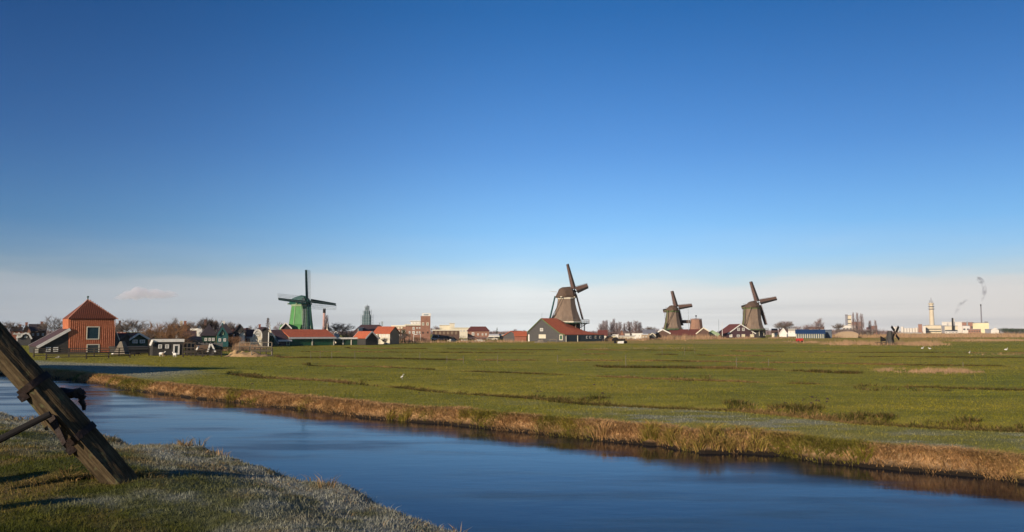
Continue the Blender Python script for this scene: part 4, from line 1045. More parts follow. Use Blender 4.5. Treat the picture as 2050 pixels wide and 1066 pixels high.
# ================================================================== windmills
def windmill(label, px, D, body, zsplit, hub, R, az, delta, mats, capl, caph, stage=None, sailw=2.0, cover='cloth', tail=True, tilt=0.2, rzoct=math.pi / 8, name='windmill', pitch=0.5):
    """smock mill. body = [(py, half width px)], az = heading of the windshaft, hub = pixel of the shaft end"""
    bm_, capm, stkm, lat, cloth, trim = mats
    root = empty(name, gp(px, D))
    tag(root, label, 'windmill', 'windmills on the polder')
    s = D / F
    prof = [(hw * s / 0.96, max(zat(px, py, D), 0.0)) for py, hw in body]
    m = MB(); m.lathe(prof, 8, rot=rzoct)
    m.build('body', bm_, root)
    m = MB()
    rt, zt = prof[-1]
    m.lathe([(rt + .18, zt - .25), (rt + .25, zt + .15), (rt + .05, zt + .3)], 8, rot=rzoct)
    m.build('cap_ring', trim, root)
    n = Vector((math.cos(az), math.sin(az), 0))
    sd = Vector((-n.y, n.x, 0))
    tau = tilt
    shaft = Vector((n.x * math.cos(tau), n.y * math.cos(tau), math.sin(tau)))
    up = Vector((-n.x * math.sin(tau), -n.y * math.sin(tau), math.cos(tau)))
    H = at(hub[0], hub[1], D)
    hubd = (H.x - root.location.x) / n.x if abs(n.x) > .2 else capl / 2 + .6
    hp = n * hubd; hp.z = H.z
    # cap: boat-shaped, lofted along the shaft direction
    m = MB()
    secs = []
    z0 = zt + .25
    for t, w_, h_ in capl:
        c = n * t
        ring = []
        for a, b_ in ((-1, 0), (-1.06, .25), (-.85, .6), (-.45, .9), (0, 1), (.45, .9), (.85, .6), (1.06, .25), (1, 0)):
            ring.append(c + sd * (w_ * a) + Vector((0, 0, z0 + h_ * b_)))
        secs.append(ring)
    b0 = len(m.v); k = 9
    for r_ in secs: m.v += [tuple(p) for p in r_]
    for i in range(len(secs) - 1):
        for j in range(k):
            j2 = (j + 1) % k
            m.f.append((b0 + i * k + j, b0 + i * k + j2, b0 + (i + 1) * k + j2, b0 + (i + 1) * k + j))
    m.f.append(tuple(b0 + i for i in range(k))[::-1]); m.f.append(tuple(b0 + (len(secs) - 1) * k + i for i in range(k)))
    cap = m.build('cap', capm, root)
    m = MB()
    for t in (capl[0][0] * .85, capl[-1][0] * .55):
        m.beam(n * t - sd * (capl[1][1] + .5) + Vector((0, 0, z0 + .2)), n * t + sd * (capl[1][1] + .5) + Vector((0, 0, z0 + .2)), .3, .35)
    m.build('cross_beam', trim, cap)
    m = MB(); m.tube(hp - shaft * (hubd * .7), hp + shaft * .5, .32, .3, 8); m.build('windshaft', stkm, root)
    # four sails
    rdir = sd * -1.0 if False else sd
    for kq in range(4):
        if False: pass
        b_ = delta + kq * math.pi / 2
        d = up * math.cos(b_) + rdir * math.sin(b_)
        tg = up * -math.sin(b_) + rdir * math.cos(b_)       # tangential
        o0 = hp + shaft * (.25 if kq % 2 == 0 else .5)
        sail = MB()
        sail.tube(o0, o0 + d * R, .24, .11, 4, rot=math.pi / 4)
        so = sail.build('sail', stkm, root)
        lt = MB(); cl = MB()
        def wdir(f, side):
            pit = pitch * (1.15 - .75 * f)
            return (tg * side * math.cos(pit) - shaft * side * math.sin(pit)) * (1.12 - .42 * f)
        nb = 22
        for i in range(nb):
            f = .1 + .9 * i / (nb - 1)
            p = o0 + d * (R * f)
            wd = wdir(f, 1) * sailw
            lt.beam(p - wd * .22, p + wd, .045, .045)
        for q in (.36, .68, 1.0):
            prev = None
            for i in range(0, 9):
                f = .1 + .9 * i / 8
                p = o0 + d * (R * f) + wdir(f, 1) * sailw * q
                if prev is not None: lt.beam(prev, p, .05, .05)
                prev = p
        lt.build('lattice', lat, so)
        # leading board
        ld = MB(); prevs = None
        for i in range(7):
            f = .08 + .91 * i / 6
            p = o0 + d * (R * f); wd = wdir(f, 1) * sailw * -.50
            cur = [p + wd - shaft * .14, p + wd * -.1 - shaft * .14, p + wd * -.1 - shaft * .06, p + wd - shaft * .06]
            if prevs: ld.hexa(prevs, cur)
            prevs = cur
        ld.build('leading_board', BLACKP if cover == 'cloth' else stkm, so)
        if cover == 'cloth':
            prevs = None
            for i in range(9):
                f = .10 + .89 * i / 8
                p = o0 + d * (R * f); wd = wdir(f, 1) * sailw
                w1 = .84
                cur = [p + wd * .06 - shaft * .04, p + wd * w1 - shaft * .04, p + wd * w1 - shaft * .10, p + wd * .06 - shaft * .10]
                if prevs: cl.hexa(prevs, cur)
                prevs = cur
            cl.build('sail_cloth', cloth, so)
    if tail:
        zb = stage[0] if stage else 0.3
        zb = zat(px, zb, D) if stage else zb
        back = n * -(prof[0][0] + (1.3 if stage else 2.0)); back.z = zb + .3
        m = MB(); m.tube(n * (capl[0][0] * 1.2) + Vector((0, 0, z0 + .5)), back, .2, .26, 6); m.build('tail_pole', OLIVE if trim is OLIVE else TEAL, root)
        m = MB()
        for s_ in (-1, 1):
            m.beam(n * capl[0][0] * .8 + sd * s_ * (capl[1][1] + .4) + Vector((0, 0, z0 + .2)), back + n * .3, .18, .18)
            m.beam(n * capl[-1][0] * .6 + sd * s_ * (capl[1][1] + .4) + Vector((0, 0, z0 + .2)), back + n * .5 + Vector((0, 0, .6)), .2, .2)
        m.build('tail_braces', SAILD if cover == 'cloth' else trim, root)
        m = MB(); m.tube(n * capl[0][0] + Vector((0, 0, z0 + caph * .55)), n * (capl[0][0] - 2.6) + Vector((0, 0, z0 + caph * .62)), .08, .05, 5); m.build('rear_beam', trim, root)
    if stage:
        py, rs, nposts, zfoot, dkm, railm = stage
        zs = zat(px, py, D); rs = rs * s
        m = MB(); m.lathe([(prof[0][0] * .9, zs - .3), (rs, zs - .3), (rs, zs), (prof[0][0] * .9, zs)], 16, caps=False); m.build('stage_deck', dkm, root)
        rl = MB()
        for i in range(16):
            a = 2 * math.pi * i / 16; a2 = 2 * math.pi * (i + 1) / 16
            p = Vector((rs * math.cos(a), rs * math.sin(a), zs)); q = Vector((rs * math.cos(a2), rs * math.sin(a2), zs))
            rl.beam(p, p + Vector((0, 0, 1.0)), .1, .1)
            for h_ in (.5, 1.0): rl.beam(p + Vector((0, 0, h_)), q + Vector((0, 0, h_)), .07, .09)
        rl.build('railing', railm, root)
        for i in range(nposts):
            a = 2 * math.pi * (i + .5) / nposts
            p = Vector((rs * .93 * math.cos(a), rs * .93 * math.sin(a), 0)); q = Vector((rs * .8 * math.cos(a), rs * .8 * math.sin(a), zfoot))
            m = MB(); m.beam(q, Vector((q.x, q.y, zs - .18)), .2, .2)
            m.beam(Vector((p.x * .55, p.y * .55, zs - 2.2)), Vector((p.x, p.y, zs - .19)), .14, .14)
            m.build('stage_post', CREAM if dkm is not DKGREEN else WOODG, root)
        m = MB(); m.lathe([(prof[0][0] * .98, 0), (prof[0][0] * .92, zs - .19)], 8, rot=rzoct); m.build('brick_base', bm_ if cover != 'cloth' else BLACKW, root)
        m = MB(); r0 = prof[0][0]; m.lathe([(r0 * 1.04, zs + .02), (r0 * 1.02, zs + .55), (r0 * .97, zs + .6)], 8, rot=rzoct, caps=False); m.build('skirt_band', trim if trim is not WHITE else CREAM, root)
    return root, prof
az_of = lambda x, y: math.atan2(y, x)
# green mill on the left
gm, gprof = windmill('bright green windmill with open lattice sails behind the long green house', 602, 214,
    [(690, 26), (662, 23.5), (640, 20.5), (612, 17.5)], None, (618, 606), 8.9, az_of(.74, -.67), math.radians(5),
    (MILLGRN, CAPGRN, SAILG, pmat('pale_grey_lattice', (.33, .37, .37), (.25, .29, .29), 2, .8), SAILG, PALEGRN),
    [(-3.3, 1.1, .9), (-2.7, 1.9, 2.0), (0, 2.3, 2.5), (1.5, 1.9, 2.3), (2.3, 1.2, 1.6)], 2.6, cover='open', sailw=1.7, tail=False, name='windmill')
m = MB(); 
for e in range(8):
    a = math.pi / 8 + 2 * math.pi * e / 8
    for (r0, z0), (r1, z1) in zip(gprof[:-1], gprof[1:]):
        m.beam((r0 * math.cos(a) * 1.005, r0 * math.sin(a) * 1.005, z0), (r1 * math.cos(a) * 1.005, r1 * math.sin(a) * 1.005, z1), .16, .16)
m.build('corner_boards', PALEGRN, gm)
m = MB()     # rounded porch roof on the left flank
m.tube((-4.4, -2.6, 3.6), (1.2, -3.2, 3.6), 1.6, 1.6, 12); m.build('curved_porch', MILLGRN, gm)
# the tallest thatched mill
windmill('tallest thatched windmill with brown cloth sails standing above the red roofed barn', 1134, 284,
    [(646, 29.5), (640, 28.5), (632, 25.2), (622, 21.6), (610, 18.6), (598, 17)], None, (1151, 584), 10.3, az_of(.93, .37), math.radians(7),
    (THATCH, THATCHD, SAILD, SAILD, SAILW, CREAM),
    [(-3.7, 1.6, .5), (-2.4, 2.5, 3.3), (-1.6, 2.8, 3.7), (1.4, 2.7, 4.0), (2.5, 2.2, 2.9), (3.4, 1.5, 1.2)], 3.6, stage=(646.5, 46, 14, 1.2, DKGREEN, WOODG), sailw=1.75, pitch=.3, tilt=.22)
# low thatched mill
windmill('smallest thatched windmill standing low behind the dark red shed', 1346.5, 392,
    [(659, 18.5), (655, 17.2), (645, 14.6), (634, 12.6), (624.5, 11.4)], None, (1357.5, 617.5), 8.9, az_of(.72, .69), math.radians(6.5),
    (THATCH, THATCHD, SAILD, SAILD, SAILW, OLIVE),
    [(-3.2, 1.0, .4), (-2.4, 2.2, 1.9), (-.6, 2.7, 2.9), (1.6, 2.5, 2.8), (3.0, 1.8, 2.2), (3.4, 1.0, 1.4)], 2.8, stage=(660, 21, 8, 1.2, DKGREEN, WOODG), sailw=1.75, pitch=.2, tilt=.26)
# farthest mill
windmill('farthest thatched windmill beside the maroon gabled house', 1506, 432,
    [(661, 23), (652, 19.6), (640, 17.4), (628, 16.4), (618, 15.6)], None, (1521.5, 607), 12.4, az_of(.82, .57), math.radians(9),
    (THATCH, THATCHD, SAILD, SAILD, SAILW, OLIVE),
    [(-4.6, 1.4, .4), (-3.0, 2.6, 2.2), (-.6, 3.2, 3.6), (2.2, 3.0, 4.0), (3.8, 2.2, 3.2), (4.4, 1.4, 2.0)], 3.6, stage=(661, 31, 12, 1.0, WOODD, WOODG), sailw=2.1, pitch=.2, tilt=.26)
# thatched octagon without a cap between them
m = MB(); s_ = 396 / F
root = empty('thatched_octagon', gp(1394, 398)); tag(root, 'pink brown eight-sided tower with a flat top beside the smallest windmill', 'tower')
m.lathe([(15 * s_, 0), (14.0 * s_, zat(1394, 664, 398)), (12.4 * s_, zat(1394, 652, 398)), (11.2 * s_, zat(1394, 640.5, 398))], 8, rot=math.pi / 8)
m.build('body', pmat('pink_brown_thatch', (.30, .17, .115), (.22, .125, .085), 1.4, .95, bands=('X', .8, .8)), root)
zt = zat(1394, 640, 398); m = MB(); m.lathe([(11.6 * s_, zt), (11.8 * s_, zt + .3), (.3, zt + .5)], 8, rot=math.pi / 8); m.build('flat_cap', BRICK, root)
m = MB(); m.lathe([(.1, zt + .4), (.15, zt + 1.4), (.42, zt + 1.5), (.42, zt + 2.0), (.1, zt + 2.1)], 8); m.build('finial', BLACKP, root)
m = MB(); a = at(1377, 641, 396); m.box(-4.2, .4, -1, 1, a.z - 1.6, a.z); o = m.build('lower_roof', THATCHD, root); o.location = (-3.6, 0, 0)
# thin mast
m = MB(); h0 = zat(1377, 619, 388); m.tube((0, 0, 0), (0, 0, h0), .12, .07, 5); m.build('mast', STEEL); o = bpy.data.objects['mast']; o.location = gp(1378.5, 386); tag(o, 'thin dark mast right of the smallest windmill', 'mast')
# little black meadow mill
mm = empty('meadow_mill', gp(1781, 202), 0.0)
tag(mm, 'small black meadow mill with stubby sails standing in dry reeds', 'windmill')
s_ = 202 / F
def zz(py): return zat(1781, py, 202)
m = MB(); m.lathe([(8.5 * s_, 0), (8.0 * s_, zz(681)), (6.0 * s_, zz(670)), (4.0 * s_, zz(663))], 8); m.build('body', BLACKW, mm)
hub = Vector((8 * s_, -.8, zz(667)))
m = MB(); m.tube(hub + Vector((-1.2, 1.0, 0)), hub, .14, .12, 6); m.build('windshaft', BLACKP, mm)
sdv = Vector((.80, .55, 0)).normalized(); nv_ = Vector((.55, -.80, .1)).normalized()
for k in range(4):
    a = math.radians(38 + 90 * k); d = Vector((0, 0, 1)) * math.cos(a) + sdv * math.sin(a); tg = -Vector((0, 0, 1)) * math.sin(a) + sdv * math.cos(a)
    m = MB(); m.beam(hub, hub + d * 2.3, .12, .12)
    ring = lambda o_: [hub + d * .5 + tg * .1 + o_, hub + d * 2.3 + tg * .1 + o_, hub + d * 2.3 + tg * .62 + o_, hub + d * .5 + tg * .62 + o_]
    m.hexa(ring(nv_ * 0), ring(nv_ * .05)); m.build('sail', BLACKP, mm)
m = MB(); b_ = Vector((-2.3, .4, zz(678)))
m.hexa([(-2.2, .3, zz(685)), (-.9, .3, zz(683)), (-.9, .3, zz(679)), (-2.2, .3, zz(673))], [(-2.2, .42, zz(685)), (-.9, .42, zz(683)), (-.9, .42, zz(679)), (-2.2, .42, zz(673))])
m.beam((-1.9, .36, zz(679)), (0, .2, zz(672)), .1, .1); m.build('tail_vane', BLACKP, mm)
m = MB(); m.box(-3.6, -.6, -.5, .5, .55, .70)
for x in (-3.5, -2.2, -.8): m.box(x, x + .14, -.4, .4, 0, .55)
m.build('sluice_frame', WOODD, mm)
# ================================================================== towers and industry
cs = empty('scaffold_tower', gp(734.5, 520)); tag(cs, 'stepped church tower wrapped in teal scaffolding and netting', 'tower')
s_ = 520 / F
def zt_(py, D=520): return zat(734, py, D)
tiers = [(672, 648, 10.5), (648, 632, 10.2), (632, 623, 7.3), (623, 615, 4.2)]
for y0, y1, hw in tiers:
    m = MB(); m.box(-hw * s_ * .82, hw * s_ * .72, -hw * s_ * .8, hw * s_ * .8, max(zt_(y0), 0), zt_(y1)); m.build('netting_wall', TEALNET, cs)
m = MB()
for y0, y1, hw in tiers[1:]:
    h = hw * s_
    n_ = 5
    z0, z1 = zt_(y0), zt_(y1)
    for i in range(n_):
        x = -h + 2 * h * i / (n_ - 1)
        for yy in (-h, h): m.beam((x, yy, z0 - 1), (x, yy, z1 + .8), .16, .16)
    z = z0 + .3
    while z < z1 + .5:
        m.box(-h, h, -h, h, z, z + .12); z += 1.9
m.build('scaffold', STEEL, cs, kind='stuff')
m = MB(); z = zt_(615); m.lathe([(1.1, z), (.9, z + .6), (.08, z + 1.2), (.05, z + 2.2)], 8); m.build('spire', STEEL, cs)
# brick chimney behind the green mill
def stack(label, px, D, y0, mat, r, band=None, name='factory_chimney'):
    h = zat(px, y0, D); m = MB(); m.lathe([(r * 1.35, 0), (r, h)], 10)
    root = m.build(name, mat); root.location = gp(px, D); tag(root, label, 'chimney')
    if band:
        m = MB(); m.lathe([(r * 1.18, h - band[0]), (r * 1.18, h + .3), (r * .8, h + .35)], 10); m.build('rim', band[1], root)
    return root
stack('thin pink brick factory chimney with a dark top right of the green mill', 648.5, 600, 619, pmat('pale_pink_brick', (.45, .28, .25), (.38, .23, .2), 1, .9), .9, (3, BLACKP))
# water tower
wt = empty('water_tower', gp(1866.5, 1450)); tag(wt, 'tall cream water tower with round platforms near its top', 'tower')
s_ = 1450 / F
z = lambda py: zat(1866, py, 1450)
m = MB(); m.lathe([(4.6 * s_, z(664)), (4.3 * s_, z(640)), (3.9 * s_, z(620)), (3.6 * s_, z(607))], 14); m.build('shaft', CONC, wt)
for py in (609, 614.5, 619.5):
    m = MB(); m.lathe([(3.8 * s_, z(py + 1)), (5.6 * s_, z(py)), (5.6 * s_, z(py - 1)), (3.8 * s_, z(py - 1.2))], 14); m.build('platform', CONCG if py > 610 else CONC, wt)
m = MB(); m.tube((0, 0, z(607)), (0, 0, z(596)), 1.0, .4, 6); m.tube((-3, 0, z(607)), (-3, 0, z(601)), .5, .3, 5); m.tube((3, 0, z(607)), (3, 0, z(602)), .5, .3, 5); m.build('mast', CONCG, wt)
def block(label, x0, x1, y0, D, mat, dep=30, roof=None, wins=0, y1=None, name='factory_building', bands=None):
    z1 = zat(x0, y0, D); a = gp(x0, D); b_ = gp(x1, D); w_ = (b_ - a).length
    root = empty(name, (a + b_) / 2, -math.atan2(a.x, a.y)); tag(root, label, 'factory building')
    zb = 0.0
    m = MB(); m.box(-w_ / 2, w_ / 2, 0, dep, 0, z1); m.build('wall', mat, root)
    m = MB(); m.box(-w_ / 2 - .4, w_ / 2 + .4, -.4, dep + .4, z1 + .01, z1 + .8); m.build('roof', roof or CONCG, root)
    if bands:
        for by in bands:
            zz_ = zat(x0, by, D); m = MB(); m.box(-w_ / 2 + .5, w_ / 2 - .5, -.25, 0.1, zz_ - .8, zz_ + .8); m.build('window_band', GLASS, root)
    if wins:
        for i in range(wins):
            x = -w_ / 2 + w_ * (i + .5) / wins
            m = MB(); m.box(x - w_ / wins * .28, x + w_ / wins * .28, -.2, .1, z1 * .45, z1 * .65); m.build('window', GLASS, root)
    return root
block('cream banded office block at the foot of the water tower', 1855, 1883, 652, 1430, CONC, bands=(659.5, 664))
block('dark grey wall between the water tower and the cream warehouse', 1882, 1893, 653, 1425, CONCG)
block('cream warehouse right of the water tower', 1893, 1916, 653.5, 1400, CONC, bands=(662,))
block('low cream building beneath the factory pipes', 1893, 1916, 664, 1300, CONCW, wins=4)
block('white upper hall behind the cream warehouse', 1889, 1930, 645.5, 1560, CONCW, dep=20, roof=CONCW)
block('brown factory block with pipes right of the black stack', 1928, 1948, 646, 1520, BRICK, wins=4)
block('white narrow silo block among the factory pipes', 1928, 1941, 653, 1400, CONCW, wins=2)
block('pink low factory shed beneath the silo block', 1940, 1962, 660, 1380, BRICK, wins=5)
block('large pale yellow warehouse at the right end of the factory', 1950, 1978, 647, 1480, PALEYEL, roof=CONCG)
block('small grey box on the corner of the pale yellow warehouse', 1972, 1978, 645, 1478, CONCG, dep=8)
block('blue grey shed right of the pale yellow warehouse', 1973, 1987, 660, 1300, CONCG)
block('dark low hall at the far right edge', 2012, 2050, 659, 1250, BLACKW)
block('tiny grey box building among the trees at the far right', 2000, 2012, 660, 1290, CONCG)
block('red brown slab building left of the banded office block', 1839, 1846, 650, 1400, BRICK)
block('white narrow tower block left of the banded office block', 1848, 1853, 653, 1400, CONCW)
block('low white sheds under the silos', 1793, 1842, 667, 1350, CONCW, wins=9)
block('cream factory tower left of the three poplars', 1697, 1705, 632, 1500, CONC, bands=(640, 648))
block('thin grey factory tower beside the cream factory tower', 1693, 1697.5, 631, 1500, CONCG)
block('low cream works at the foot of the factory towers', 1688, 1712, 652, 1480, CONCW, wins=4)
block('pale pink works behind the three poplars', 1700, 1725, 645, 1600, BRICK, wins=4)
profile_house('white gabled warehouse right of the blue grey shed', 'warehouse', 1984, 1290, 2000, 1290, [(1984, 668), (1984, 661), (1992, 656.5), (2000, 661), (2000, 668)], 30, CONCW, CONCW, name='gabled_warehouse', over=.3)
dome = empty('storage_dome', gp(1899, 1600)); tag(dome, 'white domed tank behind the cream warehouse', 'tank')
z1 = zat(1899, 651, 1600); m = MB(); r_ = 10
m.lathe([(r_, 0), (r_, z1)] + [(r_ * math.cos(t), z1 + 5.5 * math.sin(t)) for t in (.3, .7, 1.1, 1.5)], 16); m.build('tank_wall', CONCW, dome)
stack('short black stack above the cream warehouse', 1908, 1390, 637, BLACKP, 1.4)
stack('thin pale stack standing close to the black one', 1911, 1410, 639, CONCW, 1.0)
stack('tall thin factory chimney with smoke rising above it', 1966, 1550, 610, CONCG, 1.0, (3, BLACKP))
stack('short steel stack among the factory roofs', 1937, 1450, 644, STEEL, 1.1)
# silos
sil = None
for i in range(8):
    px_ = [1791.5, 1797, 1806.5, 1813, 1818.5, 1824, 1829.5, 1835][i]; top = [654, 654, 654, 657, 657, 657, 657, 656][i]
    if i == 0:
        m = MB(); h = 1.0
        m.lathe([(2.6, 0), (2.6, 14.0), (2.0, 14.8), (.4, 15.3)], 14); sil = m.build('silo', CONCW)
        o = sil
    else:
        o = sil.copy(); C.objects.link(o)
    o.location = gp(px_, 1420); o.scale.z = zat(px_, top, 1420) / 15.3
    tag(o, ['leftmost tall silo of the white row right of the meadow mill', 'second tall white silo from the left of the row', 'broad white silo in the middle of the row', 'first of the five lower white silos', 'second of the five lower white silos', 'third of the five lower white silos', 'fourth of the five lower white silos', 'rightmost white silo beside the red brown slab'][i], 'silo', 'row of white silos')
# ================================================================== bare trees
def tree_meshes(kind, seed, H=10.0):
    rnd = random.Random(seed)
    tk = MB(); tw = MB()
    def twig(p, d, L, w_):
        q = p + d * L
        s_ = d.cross(Vector((rnd.uniform(-1, 1), rnd.uniform(-1, 1), rnd.uniform(-.3, .3)))).normalized() * w_
        tw.quad(p - s_, p + s_, q)
    def grow(p, d, L, r, lvl, maxl):
        seg = 3 if lvl < 3 else 2
        for k in range(seg):
            d2 = (d + Vector((rnd.uniform(-1, 1), rnd.uniform(-1, 1), rnd.uniform(-.2, .45))) * (.15 if kind != 'poplar' else .05)).normalized()
            q = p + d2 * (L / seg); r2 = r * (.86 if seg == 3 else .7)
            (tk if lvl < 3 else tw).tube(p, q, r, r2, 5 if lvl < 2 else 3, caps=False)
            p, d, r = q, d2, r2
            if lvl < maxl and (lvl >= 1 or k >= 1): side(p, d, L, r, lvl, maxl)
        if lvl < maxl:
            nb = {'round': 2, 'bush': 2, 'poplar': 1, 'conifer': 2, 'pollard': 2}[kind]
            for _ in range(nb): side(p, d, L, r, lvl, maxl)
        if lvl >= maxl - 1:
            for _ in range(6 if kind != 'poplar' else 6):
                dd = (d + Vector((rnd.uniform(-1, 1), rnd.uniform(-1, 1), rnd.uniform(-.5, .8))) * (.6 if kind != 'poplar' else .25)).normalized()
                twig(p - d * rnd.random() * L, dd, L * rnd.uniform(.6, 1.3), .025)
    def side(p, d, L, r, lvl, maxl):
        sp = {'round': .85, 'bush': .6, 'poplar': .22, 'conifer': .6, 'pollard': .6}[kind]
        dd = Vector((rnd.gauss(0, 1), rnd.gauss(0, 1), rnd.gauss(0, .6))).normalized()
        nd = (d + dd * sp).normalized()
        if kind in ('round', 'bush'): nd = (nd + Vector((0, 0, .12))).normalized()
        if kind == 'poplar': nd = (nd + Vector((0, 0, 1.0))).normalized()
        grow(p, nd, L * rnd.uniform(.60, .80), r * .60, lvl + 1, maxl)
    if kind == 'round':
        grow(Vector((0, 0, 0)), Vector((0, 0, 1)), H * .36, H * .020, 0, 4)
    elif kind == 'bush':
        for i in range(9):
            a = rnd.random() * 6.28; grow(Vector((math.cos(a) * H * .22 * rnd.random(), math.sin(a) * H * .22 * rnd.random(), 0)), Vector((math.cos(a) * .35, math.sin(a) * .35, 1)).normalized(), H * .34, H * .008, 1, 3)
    elif kind == 'pollard':
        tk.tube((0, 0, 0), (0, 0, H * .47), H * .03, H * .04, 6)
        for i in range(7):
            a = i * .9; grow(Vector((0, 0, H * .45)), Vector((math.cos(a) * .6, math.sin(a) * .6, 1)).normalized(), H * .26, H * .014, 1, 4)
    elif kind == 'poplar':
        tk.tube((0, 0, 0), (0, 0, H * .95), H * .016, H * .002, 6)
        for i in range(46):
            z_ = H * (.08 + .84 * i / 46); a = i * 2.4
            grow(Vector((0, 0, z_)), Vector((math.cos(a) * .38, math.sin(a) * .38, 1)).normalized(), H * .12 * (1.15 - .7 * i / 46), H * .004, 3, 4)
    elif kind == 'conifer':
        tk.tube((0, 0, 0), (0, 0, H), H * .015, H * .002, 5)
        for i in range(60):
            z_ = H * (.12 + .85 * i / 60); a = i * 2.4; L = H * .30 * (1 - i / 62) + .2
            for _ in range(14):
                f = rnd.random(); twig(Vector((math.cos(a) * L * f, math.sin(a) * L * f, z_ - L * f * .25)), Vector((rnd.gauss(0, 1), rnd.gauss(0, 1), .3)).normalized(), .5, .10)
    zs = max((v[2] for v in tw.v), default=H); k = H / zs
    for mm_ in (tk, tw): mm_.v = [(x * k, y_ * k, z_ * k) for x, y_, z_ in mm_.v]
    return tk.mesh('trunk_' + kind), tw.mesh('crown_' + kind)
TM = {}
def tree(label, kind, px, top, D, width=None, mat=TWIG, seed=0, group=None, name='bare_tree', cat='tree'):
    """width = crown width in px"""
    key = (kind, seed % 3)
    if key not in TM:
        a, b_ = tree_meshes(kind, 100 + seed % 3 + hash(kind) % 7 * 0 + {'round': 1, 'bush': 20, 'poplar': 40, 'conifer': 60, 'pollard': 80}[kind])
        xs = sorted(v.co.x for v in b_.vertices); w0 = xs[int(len(xs) * .98)] - xs[int(len(xs) * .02)]
        TM[key] = (a, b_, w0)
    a, b_, w0 = TM[key]
    k2 = (key, mat.name)
    if k2 not in TM:
        a2, b2 = a.copy(), b_.copy(); a2.materials.append(BARK if mat is not IVY else BARK); b2.materials.append(mat); TM[k2] = (a2, b2)
    a, b_ = TM[k2]
    H = zat(px, top, D)
    root = empty(name, gp(px, D), seed * 1.7)
    tag(root, label, cat, group)
    sx = (width * D / F / w0) if width else H / 10
    root.scale = (sx, sx, H / 10)
    for nm, me in (('trunk', a), ('crown', b_)):
        o = bpy.data.objects.new(nm, me); C.objects.link(o); o.parent = root
    return root
